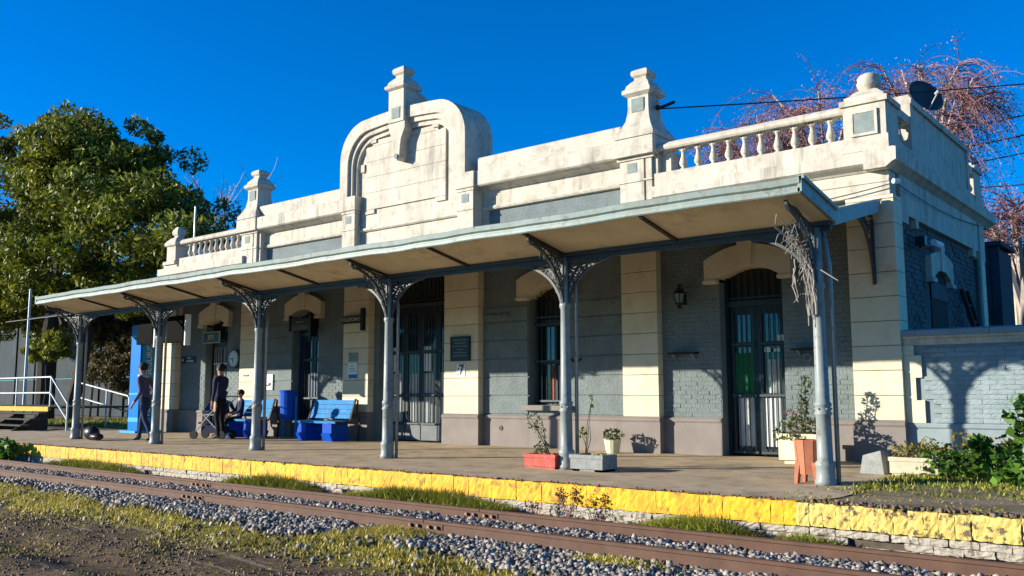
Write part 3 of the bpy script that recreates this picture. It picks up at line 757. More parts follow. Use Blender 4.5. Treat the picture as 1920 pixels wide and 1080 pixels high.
def tall_finial(cx, cy, z0, s, prof=None, panel=True):
    pr = prof or [(.41, 0), (.41, .09), (.37, .14), (.31, .24), (.255, .36), (.23, .50), (.22, .60), (.22, .82), (.26, .85), (.30, .88), (.30, .95), (.255, .985), (.235, 1.05), (.17, 1.13), (.125, 1.17), (.125, 1.21), (.165, 1.245), (.18, 1.30), (.165, 1.345), (.10, 1.385), (.02, 1.39)]
    q = MB(); q.lathe([(r * s, z0 + z * s) for r, z in pr], cx, cy, sq=True)
    fo = part('finial', q, 'white', B)
    if panel:
        q = MB(); q.box(cx - .13 * s, cx + .13 * s, cy - .24 * s, cy - .2 * s, z0 + .52 * s, z0 + .78 * s); part('inset_panel', q, 'panel', fo)
    return fo
# left corner: slimmer pier with shaft
q = MB(); q.box(-24.42, -23.72, -.17, .5, 4.71, 4.80); part('parapet_pier', q, 'white', B)
tall_finial(-24.07, .08, 4.80, .86, [(.36, 0), (.36, .10), (.27, .14), (.27, .62), (.33, .66), (.34, .74), (.27, .84), (.19, .93), (.11, .97), (.11, 1.01), (.15, 1.05), (.17, 1.13), (.15, 1.22), (.13, 1.24), (.08, 1.32), (.02, 1.33)])
# --- middle part: grey band, frieze, cornice, parapet
def middle(x0, x1):
    q = MB(); q.box(x0, x1, YW - .004, .5, 3.9, 4.85); part('grey_band', q, 'wallgrey', B)
    moulding(x0, x1, [(.10, 4.853), (.03, 4.86), (.01, 4.90), (.03, 4.94), (.06, 4.945), (.06, 5.25), (.02, 5.26), (-.02, 5.285), (-.07, 5.30), (-.12, 5.32)], 'frieze', 'white')
    moulding(x0, x1, [(-.22, 5.323), (-.25, 5.35), (-.25, 5.63), (-.22, 5.652)], 'cornice', 'white')
    moulding(x0, x1, [(-.13, 5.655), (-.13, 5.93), (-.10, 5.965)], 'parapet', 'white', .25)
middle(-12.20, -8.70); middle(-19.85, -16.30)
# tall piers between the middle and the balustrades
def pier(cx, side):
    q = MB(); q.box(cx - .40, cx + .22 + .18, -.10, .5, 3.95, 5.32)
    p_ = part('parapet_pier', q, 'white', B)
    q = MB(); q.box(cx - .36, cx + .14, -.16, -.09, 3.95, 4.85); q.box(cx - .36, cx + .14, -.16, -.09, 4.89, 5.30)
    q.box(cx + .18, cx + .30, -.155, -.09, 3.95, 5.30); q.box(cx - .38, cx + .32, -.18, -.09, 4.853, 4.887); q.box(cx - .41, cx + .36, -.19, -.09, 5.265, 5.319)
    part('pier_face', q, 'white', p_)
    q = MB(); q.box(cx - .20, cx + .0, -.168, -.15, 5.03, 5.21); part('inset_panel', q, 'panel', p_)
    q = MB(); q.box(cx - .44, cx + .40, -.28, .35, 5.322, 5.654); part('pier_cap', q, 'white', p_)
    tall_finial(cx + .02, .10, 5.656, .985)
pier(-8.33, 1); pier(-20.2, -1)
q = MB(); q.box(-7.95, -7.72, .0, .5, 4.71, 5.36); part('pier_return', q, 'white', B)

# --- curved pediment
PX, PY = -14.42, -.28
def arch_outline(hw, zb, zt, rad, n=10, flat=.05):
    pts = [(PX + hw, zb)]
    for i in range(n + 1):
        a = (PI / 2) * i / n
        pts.append((PX + hw - rad + rad * math.cos(a), zt - flat - rad + rad * math.sin(a)))
    for i in range(1, 8):
        t = i / 8; xx = lerp(hw - rad, -(hw - rad), t); pts.append((PX + xx, zt - flat + flat * (1 - (2 * t - 1) ** 2)))
    for i in range(n + 1):
        a = PI / 2 + (PI / 2) * i / n
        pts.append((PX - hw + rad + rad * math.cos(a), zt - flat - rad + rad * math.sin(a)))
    pts.append((PX - hw, zb)); return pts
def arch_band(outer, inner, y0, y1):
    q = MB(); n = len(outer)
    for i in range(n - 1):
        a, b, c, d = outer[i], outer[i + 1], inner[i + 1], inner[i]
        q.add([(a[0], y0, a[1]), (b[0], y0, b[1]), (c[0], y0, c[1]), (d[0], y0, d[1]), (a[0], y1, a[1]), (b[0], y1, b[1]), (c[0], y1, c[1]), (d[0], y1, d[1])],
              [(0, 1, 2, 3), (7, 6, 5, 4), (0, 4, 5, 1), (3, 2, 6, 7)])
    for i in (0, n - 1):
        a, d = outer[i], inner[i]; q.add([(a[0], y0, a[1]), (d[0], y0, d[1]), (d[0], y1, d[1]), (a[0], y1, a[1])], [(0, 1, 2, 3)])
    return q
q = MB(); o1 = arch_outline(1.80, 4.80, 7.30, .85); q.prism(o1, PY + .20, .55)
ped = part('pediment', q, 'white', B)
part('arch_band', arch_band(arch_outline(2.0, 5.655, 7.46, .88), arch_outline(1.74, 5.655, 7.20, .76), PY - .02, .60), 'white', ped)
part('arch_moulding', arch_band(arch_outline(1.739, 5.48, 7.199, .76), arch_outline(1.64, 5.48, 7.09, .70), PY + .045, .4), 'white', ped)
part('arch_moulding', arch_band(arch_outline(1.639, 5.40, 7.089, .70), arch_outline(1.55, 5.40, 6.99, .65), PY + .115, .4), 'white', ped)
# raised notched panel with stone courses
def course(x0, x1, z0, z1): 
    q = MB(); q.box(x0, x1, PY + .155, PY + .25, z0 + .004, z1 - .004); part('panel_block', q, 'white', ped)
PZ = [5.30, 5.70, 6.07, 6.44, 6.80]
for z0, z1 in zip(PZ[:-1], PZ[1:]): course(PX - 1.28, PX + 1.28, z0, z1)
course(PX - 1.05, PX + 1.05, 6.80, 6.93)
course(PX - 1.28, PX - .98, 5.20, 5.30); course(PX + .98, PX + 1.28, 5.20, 5.30)
for s in (-1, 1):
    q = MB(); q.box(PX + s * 1.0 - .09, PX + s * 1.0 + .09, PY + .12, PY + .25, 6.86, 6.96); part('panel_boss', q, 'white', ped)
q = MB(); q.box(PX - 1.42, PX - 1.30, PY + .12, PY + .25, 6.22, 6.40); part('panel_boss', q, 'white', ped)
q = MB(); q.prism([(.1, 4.80), (PY + .17, 4.80), (PY + .14, 4.83), (PY + .16, 4.88), (PY + .20, 4.90), (.1, 4.90)], PX - 1.48, PX + 1.8, 'x'); part('band', q, 'white', ped)
q = MB(); q.box(PX - 1.8, PX + 1.8, PY + .21, .5, 3.9, 4.80); part('base_panel', q, 'white', ped)
# drop bracket and its finial
q = MB(); q.prism([(PX - .25, 7.12), (PX + .25, 7.12), (PX + .25, 6.96), (PX + .2, 6.86), (PX + .13, 6.72), (PX + .09, 6.42), (PX + .085, 6.30), (PX + .0, 6.24), (PX - .085, 6.30), (PX - .09, 6.42), (PX - .13, 6.72), (PX - .2, 6.86), (PX - .25, 6.96)][::-1], PY - .09, PY + .2)
part('drop_bracket', q, 'white', ped)
q = MB(); q.tube([(PX, PY - .12, 6.33), (PX, PY + .1, 6.33)], .055, 10); part('drop_roundel', q, 'panel', ped)
q = MB(); q.box(PX - .24, PX + .24, PY - .12, PY + .35, 7.12, 7.86); part('finial_shaft', q, 'white', ped)
q = MB(); q.box(PX - .13, PX + .13, PY - .135, PY - .1, 7.2, 7.45); part('inset_panel', q, 'panel', ped)
q = MB(); q.prism([(.1, 7.4), (.62, 7.4), (.62, 7.55), (.5, 7.7), (.28, 7.86), (.1, 7.88)], PX - .2, PX + .2, 'x'); part('finial_scroll', q, 'white', ped)
tall_finial(PX, PY + .11, 7.862, 1.0, [(.24, 0), (.30, .04), (.31, .10), (.26, .14), (.245, .20), (.18, .28), (.125, .33), (.125, .37), (.17, .41), (.19, .47), (.17, .53), (.10, .58), (.02, .585)], False)
for s, xa, xb in ((-1, -16.36, -15.92), (1, -12.66, -12.22)):
    q = MB(); q.box(xa, xb, PY + .02, .5, 3.9, 5.32)
    pp = part('pediment_pier', q, 'white', B)
    q = MB(); q.box(xa - .05, xb + .05, PY - .03, .5, 5.322, 5.654); q.box(xa - .02, xb + .02, PY - .0, .4, 5.26, 5.325)
    part('pier_cap', q, 'white', pp); q = MB(); q.box(xa - .015, xb + .015, PY + .0, .4, 4.855, 4.89); part('pier_band', q, 'white', pp)
    q = MB(); c = (xa + xb) / 2; q.box(c - .1, c + .1, PY + .012, PY + .05, 5.02, 5.20); part('inset_panel', q, 'panel', pp)
q = MB(); q.box(-12.21, -12.08, .04, .5, 3.95, 5.3); part('pier_return', q, 'white', B)

# --- right side wall
SX = -4.05
q = MB(); q.box(-6, SX, .6, 6.0, 0, 4.4); part('side_wall', q, 'sideshade', B)
q = MB(); q.box(-24.4, -6, 5.6, 6.0, 0, 4.4); q.box(-24.4, -24.0, .6, 5.6, 0, 4.4); part('rear_wall', q, 'sideshade', B)
q = MB(); q.box(-24.4, -4.4, .45, 6.0, 4.5, 4.62); part('flat_roof', q, 'roof', B)
q = MB()                                                   # rough brick courses proud of the shaded side wall
rb = random.Random(3)
for r_ in range(44):
    z = .05 + r_ * .085
    yy = .42 + (r_ % 2) * .13
    while yy < 5.5:
        if not (1.85 < yy + .12 < 3.35 and 0.9 < z < 3.4) and rb.random() > .15:
            d = rb.uniform(.004, .02); q.box(SX - .01, SX + d, yy, yy + .24, z, z + .072)
        yy += .26
o = part('side_brickwork', q, 'sideshade', B); o['kind'] = 'stuff'
# corner blocks wrap round: frieze, stepped band and cornice on the side
q = MB(); q.box(SX, -3.955, .36, 6.05, 3.80, 4.40)
for a, b in ((.36, .75), (1.15, 1.3), (5.0, 5.25), (5.45, 6.05)): q.box(SX, -3.957, a, b, 3.66, 3.80)
part('side_frieze', q, 'white', B)
q = MB(); q.prism([(-3.98, 4.403), (-3.93, 4.44), (-3.88, 4.475), (-3.825, 4.50), (-3.82, 4.69), (-3.86, 4.703), (-4.3, 4.703), (-4.3, 4.403)], -.25, 6.6)
part('side_cornice', q, 'white', B)
for i in range(9):
    z = .632 + .37 * i
    q = MB(); q.box(-4.3, -3.962, 5.62, 6.0, z, z + .362); part('block', q, 'cream', B)
q = MB(); q.box(-4.18, -3.98, 1.2, 5.0, 4.71, 5.72)
sp = part('side_parapet', q, 'white', B)
q = MB(); q.prism([(-4.24, 5.72), (-3.93, 5.72), (-3.92, 5.80), (-3.97, 5.87), (-4.2, 5.87), (-4.25, 5.80)], 1.12, 5.06); q.box(-4.22, -3.945, 1.12, 1.28, 4.71, 5.72); q.box(-4.22, -3.945, 4.92, 5.06, 4.71, 5.72); q.box(-4.2, -3.95, .5, 5.5, 4.705, 4.93); part('coping', q, 'white', sp)
for yy in (.7, .98, 5.18, 5.42): obj('baluster', BAL, sp, (-4.1, yy, 4.947))
q = MB(); q.box(-4.23, -3.96, .47, 1.12, 5.36, 5.5); part('handrail', q, 'white', sp)
q = MB(); q.box(-4.23, -3.96, 5.06, 5.45, 5.36, 5.5); part('handrail', q, 'white', sp)
# side window with hood
q = MB()
N = 10; yc, hw, leg = 2.62, .52, .20
outer = [(yc - hw - leg, 2.92)] + [(yc + (hw + leg) * (-1 + 2 * i / N), 3.32 + .12 * (1 - (-1 + 2 * i / N) ** 2)) for i in range(N + 1)] + [(yc + hw + leg, 2.92)]
inner = [(yc - hw, 2.92)] + [(yc + hw * (-1 + 2 * i / N), 2.98 + .14 * (1 - (-1 + 2 * i / N) ** 2)) for i in range(N + 1)] + [(yc + hw, 2.92)]
for i in range(len(outer) - 1):
    a, b, c, d = outer[i], outer[i + 1], inner[i + 1], inner[i]
    x0, x1 = -3.95, -4.1
    q.add([(x0, a[0], a[1]), (x0, b[0], b[1]), (x0, c[0], c[1]), (x0, d[0], d[1]), (x1, a[0], a[1]), (x1, b[0], b[1]), (x1, c[0], c[1]), (x1, d[0], d[1])], [(0, 3, 2, 1), (0, 1, 5, 4), (3, 7, 6, 2)])
q.box(-4.06, -3.93, yc - .12, yc + .12, 3.1, 3.62); q.box(-4.06, -3.92, yc - hw - leg - .03, yc - hw + .02, 2.87, 2.94); q.box(-4.06, -3.92, yc + hw - .02, yc + hw + leg + .03, 2.87, 2.94)
part('hood', q, 'white', B)
q = MB(); q.box(-4.06, -4.03, yc - hw, yc + hw, .9, 3.1); sw = part('side_window', q, 'woodframe', B)
q = MB(); q.box(-4.06, -4.02, yc - hw, yc + hw, 2.62, 2.9); part('transom', q, 'sideshade', sw)
q = MB(); q.tube([(-3.97, 5.5, 4.4), (-3.97, 5.5, .0)], .05, 8); part('downpipe', q, 'iron', B)

# ------------------------------------------------------------------ canopy
CX0, CS, CYL = -3.806, 3.613, -3.693
colx = [CX0 - CS * i for i in range(6)]
K = thing('platform_canopy', 'long pale teal platform canopy on six slender iron columns in front of the station', 'canopy', (-12.8, CYL, 0))
XL, XR, YF = -22.12, -3.62, -4.65
edges = [XL] + sorted([c for c in colx if c > XL + .4] + [c - CS / 2 for c in colx[:-1]])[0:]
edges = sorted(set(round(e, 3) for e in edges)); 
if XR - edges[-1] > .05: edges.append(XR)
edges = [e for i, e in enumerate(edges) if i == 0 or e - edges[i - 1] > .25]
edges[-1] = XR
for a, b in zip(edges[:-1], edges[1:]):
    q = MB(); q.prism([(YF + .03, 3.20), (CYL, 3.015), (CYL, 3.05), (YF + .03, 3.30)], a + .006, b - .006, 'x')
    part('soffit_panel', q, 'soffit', K)
for e in edges[1:-1]:
    q = MB(); q.prism([(YF + .02, 3.165), (CYL, 2.975), (CYL, 3.012), (YF + .02, 3.197)], e - .022, e + .022, 'x'); part('rib', q, 'rib', K)
# front gutter, gently wavy
q = MB(); N = 60
prof = [(YF - .015, 3.175), (YF - .03, 3.19), (YF - .03, 3.235), (YF - .008, 3.245), (YF - .008, 3.262), (YF - .04, 3.285), (YF - .05, 3.35), (YF - .02, 3.362), (YF + .08, 3.355), (YF + .03, 3.18)]
vs = []; fs = []; n = len(prof)
for i in range(N + 1):
    x = lerp(XL, XR + .03, i / N); dz = .006 * math.sin(x * 2.1) + .004 * math.sin(x * 5.3 + 1) + .003 * random.uniform(-1, 1)
    vs += [(x, y, z + dz) for y, z in prof]
    if i:
        for k in range(n): fs.append(((i - 1) * n + k, (i - 1) * n + (k + 1) % n, i * n + (k + 1) % n, i * n + k))
fs += [tuple(range(n)), tuple(N * n + k for k in range(n))]
q.add(vs, fs); part('gutter', q, 'teal', K)
for x, y0, y1, z0, z1 in ((XR + .005, YF - .03, CYL + .05, 3.36, 3.17), (XL - .03, YF - .03, CYL + .05, 3.36, 3.17)):
    q = MB(); q.prism([(y0, z0 - .17), (y1, z1 - .17), (y1, z1), (y0, z0)], x, x + .045, 'x'); q.prism([(y0, z0 - .03), (y1, z1 - .03), (y1, z1 + .01), (y0, z0 + .01)], x - .01, x + .075, 'x')
    part('end_board', q, 'teal', K)
q = MB(); q.box(XL, XR, CYL - .05, CYL + .05, 2.965, 3.013); q.box(XL, XR, CYL - .012, CYL + .012, 2.90, 2.965); part('valley_beam', q, 'ironshade', K)
# rear slope rising to the wall; its right end tapers back to the wall bracket
def sheet(x00, x01, x10, x11, z0, z1, y0, y1, t):
    q = MB(); q.add([(x00, y0, z0), (x01, y0, z0), (x11, y1, z1), (x10, y1, z1), (x00, y0, z0 + t), (x01, y0, z0 + t), (x11, y1, z1 + t), (x10, y1, z1 + t)],
                    [(0, 3, 2, 1), (4, 5, 6, 7), (0, 1, 5, 4), (1, 2, 6, 5), (2, 3, 7, 6), (3, 0, 4, 7)]); return q
e2 = [-26.3] + edges  # leftmost rear panel, past the canopy end, is added to shade the left wall
for i, (a, b) in enumerate(zip(e2[:-1], e2[1:])):
    last = b == XR
    part('roof_panel', sheet(a + .004, b - .004, a + .004, (-4.16 if last else b - .004), 3.03, 3.90, CYL + .02, .11, .03 if i else .012), 'roof' if i else 'ironshade', K)
q = sheet(XR - .01, XR + .03, -4.17, -4.12, 2.97, 3.76, CYL + .04, -.10, .17); part('end_board', q, 'teal', K)
q = sheet(XR - .02, XR + .06, -4.20, -4.09, 3.13, 3.92, CYL + .04, -.13, .035); part('end_flashing', q, 'teal', K)
# columns
def column_mesh():
    q = MB()
    q.lathe([(.118, 0), (.118, .05), (.105, .07), (.105, .20), (.112, .215), (.112, .25), (.088, .275), (.083, .78), (.096, .79), (.096, .815), (.086, .825), (.086, .885), (.096, .895), (.096, .92), (.078, .94), (.066, 2.22), (.078, 2.24), (.085, 2.28), (.075, 2.31), (.065, 2.33), (.06, 2.955)], n=14)
    return q.mesh('column', 'iron', True)
def bolt_mesh():
    q = MB()
    for i in range(6):
        a = 2 * PI * i / 6 + .3; q.sphere((.09 * math.cos(a), .09 * math.sin(a), .855), .014, 6, 4)
    return q.mesh('bolt_ring', 'iron')
def bracket_mesh(L, H, ztop_out, zb=2.27):
    """scrolled cast bracket in the local XZ plane: from the column (x=.06) out to x=L"""
    q = MB(); w = .020
    def flat(pts, t=.02):
        for s in (0,):
            q.tube(pts, t, 4)
    zt = zb + H
    main = []
    for i in range(15):
        t = i / 14
        main.append((lerp(.055, L, t ** 1.55), 0, lerp(zb, ztop_out - .05, 1 - (1 - t) ** 1.7) if t < 1 else ztop_out))
    # ogee tip
    main = main[:-1] + [(L - .04, 0, ztop_out - .07), (L + .02, 0, ztop_out - .015), (L + .03, 0, ztop_out + .03)]
    flat(main, .026)
    inner = [(lerp(.06, L * .80, (i / 12) ** 1.5), 0, lerp(zb + .22, ztop_out - .015, 1 - (1 - i / 12) ** 1.8)) for i in range(13)]
    flat(inner, .015)
    flat([(.06, 0, zb), (.06, 0, zt)], .014)
    for i in range(2, 14, 2):
        a = main[min(i, len(main) - 2)]; b = inner[min(i, 12)]
        m = ((a[0] + b[0]) / 2, 0, (a[2] + b[2]) / 2); d = math.hypot(a[0] - b[0], a[2] - b[2])
        if d > .03: q.ring(m, max(.02, d * .36), .008, 'xz', 10, 4)
    k = 0
    for rr_, cx, cz in ((.085, .17, zt - .11), (.06, .32, zt - .075), (.05, .13, zt - .28), (.045, .24, zt - .22), (.04, .45, zt - .06), (.035, .11, zt - .40), (.03, .56, zt - .045)):
        if cx + rr_ < L: q.ring((cx, 0, cz), rr_, .009, 'xz', 12, 4); q.ring((cx, 0, cz), rr_ * .45, .008, 'xz', 8, 4)
    flat([(.06, 0, zt - .02), (L, 0, max(zt - .02, ztop_out))], .018)
    return q.mesh('bracket', 'ironshade')
CM = column_mesh(); BM = bolt_mesh()
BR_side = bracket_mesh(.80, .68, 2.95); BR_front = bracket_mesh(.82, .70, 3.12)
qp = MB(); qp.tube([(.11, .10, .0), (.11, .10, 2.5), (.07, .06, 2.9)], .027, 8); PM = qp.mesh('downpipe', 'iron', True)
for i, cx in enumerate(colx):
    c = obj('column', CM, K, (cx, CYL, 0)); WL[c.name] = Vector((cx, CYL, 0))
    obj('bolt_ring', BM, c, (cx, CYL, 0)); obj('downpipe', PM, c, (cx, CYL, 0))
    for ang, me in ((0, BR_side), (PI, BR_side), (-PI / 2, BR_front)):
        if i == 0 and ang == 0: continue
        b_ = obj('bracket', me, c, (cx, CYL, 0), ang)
# wall bracket on the corner pilaster
q = MB(); bx = -4.27
flat = [(bx, -.08, 3.66), (bx, -.08, 2.68)]
q.tube(flat, .032, 4); q.tube([(bx, -.08, 2.66), (bx, -.14, 2.95), (bx, -.24, 3.22), (bx, -.45, 3.48), (bx, -.72, 3.62), (bx, -.86, 3.68)], .026, 4); q.tube([(bx, -.08, 3.70), (bx, -.86, 3.70)], .026, 4)
for c_, r_ in (((bx, -.22, 3.52), .10), ((bx, -.42, 3.58), .07), ((bx, -.17, 3.30), .055), ((bx, -.58, 3.63), .045), ((bx, -.14, 3.14), .035)): q.ring(c_, r_, .011, 'yz', 12, 4); q.ring(c_, r_ * .45, .010, 'yz', 8, 4)
part('wall_bracket', q, 'ironshade', K)

# dead creeper hanging on the right column
q = MB(); rd = random.Random(11)
def bez(ctrl, n_, wob):
    out = []; m_ = len(ctrl) - 1; w_ = Vector((0, 0, 0))
    for k in range(n_ + 1):
        t = k / n_ * m_; i_ = min(m_ - 1, int(t)); w_ = w_ * .7 + Vector((rd.uniform(-1, 1), rd.uniform(-1, 1), rd.uniform(-.6, .6))) * wob
        out.append(Vector(ctrl[i_]).lerp(Vector(ctrl[i_ + 1]), t - i_) + w_)
    return out
for i in range(15):
    a = rd.uniform(-.09, .06); h1 = rd.uniform(2.2, 2.5); L = rd.random()
    c0 = (colx[0] + a, CYL - .10 - .04 * rd.random(), rd.uniform(1.80, 2.05)); c1 = (colx[0] + a * .9 - .03, CYL - .12, h1)
    c2 = (colx[0] - .03 - .09 * L, CYL - .15 - .16 * rd.random(), 2.70); c3 = (colx[0] - .03 - .16 * L, CYL - .30 - .5 * rd.random(), rd.uniform(2.78, 3.05))
    pts = bez([c0, c1, c2, c3][:rd.choice((3, 4, 4))], 11, .016); r_ = rd.choice((.005, .006, .008, .011, .016)); q.tube(pts, r_, 5, r_ * .5)
    for k in range(2):
        b_ = pts[rd.randrange(4, 12)]; d = Vector((rd.uniform(-1, .35), rd.uniform(-.6, .2), rd.uniform(-1.0, .35))).normalized() * rd.uniform(.06, .22)
        q.tube(bez([b_, b_ + d * .5 + Vector((0, 0, .03)), b_ + d + Vector((0, 0, -.04))], 5, .008), .006, 4, .003)
for i in range(3):
    b_ = Vector((colx[0] - rd.uniform(.1, .26), CYL - .18, rd.uniform(2.35, 2.6))); q.tube(bez([b_, b_ + Vector((-.02, 0, -.2)), b_ + Vector((.03, 0, -rd.uniform(.3, .45)))], 7, .012), .009, 4, .004)
q.tube([(colx[0] + .0, CYL - .1, 2.5), (colx[0] + .28, CYL - .12, 2.30)], .010, 4, .005)
tag(part('dead_creeper', q, 'deadwood', None, (0, 0, 0)), 'bleached dead creeper stems clinging to the top of the rightmost column', 'dead plant')

# ------------------------------------------------------------------ boundary wall to the right
BY = .05
Bw = thing('boundary_wall', 'low blue grey painted brick wall with stone coping right of the station corner', 'wall', (-1, BY, 0))
q = MB(); q.box(-3.94, 3.2, BY + .02, BY + .26, 0, 1.80); part('wall_core', q, 'mortar', Bw)
q = MB(); q.prism([(BY - .025, 0), (BY + .02, 0), (BY + .02, .60), (BY - .03, .60), (BY - .045, .575), (BY - .045, .54), (BY - .025, .52)], -3.66 - .28, 3.2, 'x'); part('plinth', q, 'plinthblue', Bw)
q = MB(); q.prism([(BY - .02, 1.73), (BY + .3, 1.73), (BY + .3, 1.86), (BY - .08, 1.86), (BY - .075, 1.83), (BY - .03, 1.815)], -3.94, 3.2, 'x'); part('frieze', q, 'white', Bw)
for i in range(6):
    a = -3.96 + i * 1.2
    q = MB(); q.prism([(BY - .10, 1.863), (BY + .36, 1.863), (BY + .36, 1.93), (BY + .13, 1.975), (BY - .10, 1.94)], a + .003, a + 1.197, 'x'); part('coping_stone', q, 'paleconcrete' if 0 else 'plinthblue', Bw)
for z0, z1, xr in ((.603, .927, -3.68), (.93, 1.255, -3.79), (1.258, 1.58, -3.70), (1.583, 1.728, -3.80)):
    q = MB(); q.box(-3.945, xr, BY - .03, BY + .1, z0, z1); part('quoin', q, 'cream', Bw)
bm = []
for i in range(6):
    q = rough_brick(.2115, .0648, .03, .0035, 50 + i); bm.append(q.mesh('brick', 'brickgrey'))
for r_ in range(17):
    z = .638 + r_ * .0672
    if z > 1.71: break
    x = -3.66 + (r_ % 2) * .107 - .02
    while x < -1.5:
        lim = -3.66 if (z < .93 or 1.25 < z < 1.59) else -3.78
        if x - .1 > lim - .0:
            obj('brick', random.choice(bm), Bw, (x + random.uniform(-.003, .003), BY + .024 + random.uniform(-.003, .002), z))
        elif x + .1 > lim + .05:
            pass
        x += .214
q = MB(); q.box(-1.45, 3.2, BY - .006, BY + .02, .6, 1.73); part('brickwork', q, 'brickgrey', Bw)

# ------------------------------------------------------------------ signs and wall fittings
def text_mesh(s, size, m, depth=.004, align='CENTER'):
    c = bpy.data.curves.new('lettering', 'FONT'); c.body = s; c.size = size; c.extrude = depth; c.align_x = align; c.align_y = 'CENTER'
    o = bpy.data.objects.new('lettering', c); COL.objects.link(o)
    dg = bpy.context.evaluated_depsgraph_get(); me = bpy.data.meshes.new_from_object(o.evaluated_get(dg))
    bpy.data.objects.remove(o); bpy.data.curves.remove(c)
    me.materials.clear(); me.materials.append(M[m]); 
    me.transform(Matrix.Rotation(PI / 2, 4, 'X'))      # upright, facing -Y
    return me
def board(x0, x1, y, z0, z1, name, label, cat, m, thick=.03, frame=None):
    t = thing(name, label, cat, ((x0 + x1) / 2, y, z0))
    q = MB(); q.box(x0, x1, y, y + thick, z0, z1); part('board', q, m, t)
    if frame:
        q = MB(); w_ = frame[1]
        q.box(x0 - w_, x1 + w_, y - .008, y + thick, z1, z1 + w_); q.box(x0 - w_, x1 + w_, y - .008, y + thick, z0 - w_, z0); q.box(x0 - w_, x0, y - .008, y + thick, z0, z1); q.box(x1, x1 + w_, y - .008, y + thick, z0, z1)
        part('frame', q, frame[0], t)
    return t
def letter(t, s, x, y, z, size, m):
    return part('lettering', text_mesh(s, size, m), m, t, (x, y, z)) if False else obj('lettering', text_mesh(s, size, m), t, (x, y, z))
t = board(-16.42, -15.80, -.14, 2.68, 2.86, 'hanging_sign', 'narrow black sign with pale capitals on the cream pilaster left of the double door', 'sign', 'black')
q = MB(); q.box(-15.79, -15.70, -.15, -.07, 2.50, 3.02); part('bracket_post', q, 'black', t)
letter(t, 'TELEFONO', -16.11, -.146, 2.77, .125, 'lettering')
t = board(-18.42, -17.72, -.10, 2.60, 2.92, 'door_sign', 'black hanging sign in gold capitals over the blue door behind the bin', 'sign', 'black')
letter(t, 'BOLETERIA', -18.07, -.106, 2.68, .125, 'goldletter'); letter(t, '-------', -18.07, -.106, 2.83, .12, 'lettering')
q = MB(); q.box(-17.70, -17.63, -.12, .1, 2.45, 2.98); part('hanger', q, 'black', t); q = MB(); q.box(-18.5, -18.44, -.12, -.05, 2.6, 3.0); part('hanger', q, 'black', t)
t = board(-22.30, -21.55, -.10, 2.46, 2.74, 'door_sign', 'black hanging sign with worn lettering over the leftmost door', 'sign', 'black', frame=('lettering', .014))
letter(t, 'JEFE', -21.93, -.106, 2.60, .17, 'lettering')
t = board(-23.68, -22.98, .095, 1.93, 2.13, 'direction_sign', 'small dark direction sign with white arrow and two lines at far left wall', 'sign', 'plaque', .02)
letter(t, 'SALA', -23.30, .088, 2.08, .075, 'whiteletter'); letter(t, 'DE ESPERA', -23.25, .088, 1.99, .075, 'whiteletter')
q = MB(); q.prism([(-23.66, 2.03), (-23.60, 1.985), (-23.60, 2.075)], .085, .094); part('arrow', q, 'whiteletter', t)
t = board(-12.97, -12.47, -.10, 1.74, 2.22, 'memorial_plaque', 'dark square metal plaque with faint lines on the cream pilaster beside the double door', 'plaque', 'plaque', .04, ('black', .018))
q = MB()
for i, (a, b) in enumerate(((.06, .44), (.10, .40), (.05, .45), (.16, .34), (.08, .42), (.05, .45))): q.box(-12.97 + a, -12.97 + b, -.104, -.1, 2.155 - i * .066, 2.17 - i * .066)
part('inscription', q, 'panel', t)['kind'] = 'stuff'
t = board(-12.84, -12.60, -.072, 1.40, 1.66, 'number_sign', 'white square tile with black figure 7 under the dark plaque', 'sign', 'paper', .012)
letter(t, '7', -12.70, -.078, 1.53, .30, 'black'); q = MB(); q.box(-12.80, -12.77, -.076, -.071, 1.55, 1.58); q.box(-12.81, -12.78, -.076, -.071, 1.43, 1.46); part('dot', q, 'black', t)
t = board(-16.27, -15.95, -.08, 1.40, 1.76, 'notice_sheet', 'white notice with blue footer on the pilaster right of the bin and behind the bench', 'notice', 'paper', .012)
q = MB(); q.box(-16.24, -15.95, -.085, -.079, 1.41, 1.50); part('footer', q, 'noticeblue', t)
q = MB(); 
for i, (a, b) in enumerate(((.08, .20), (.06, .26), (.05, .27))): q.box(-16.27 + a, -16.27 + b, -.085, -.079, 1.685 - i * .055, 1.70 - i * .055)
part('print', q, 'panel', t)['kind'] = 'stuff'
t = board(-16.25, -15.94, -.08, 1.80, 2.0, 'notice_sheet', 'small bluish notice above the white one on the pilaster', 'notice', 'panel', .012)
t = board(-19.66, -19.34, .06, 1.16, 1.56, 'meter_box', 'white box on the grey wall right of the second cream pilaster', 'box', 'paper', .035)
q = MB(); q.box(-19.60, -19.42, .052, .06, 1.26, 1.30); q.box(-19.5, -19.4, .052, .06, 1.29, 1.35); part('vent', q, 'black', t)
q = MB(); q.box(-20.42, -20.20, -.075, -.055, 1.52, 1.56); tag(part('letter_slot', q, 'black', None), 'small black slot in the sunlit cream pilaster behind the seated people', 'slot')
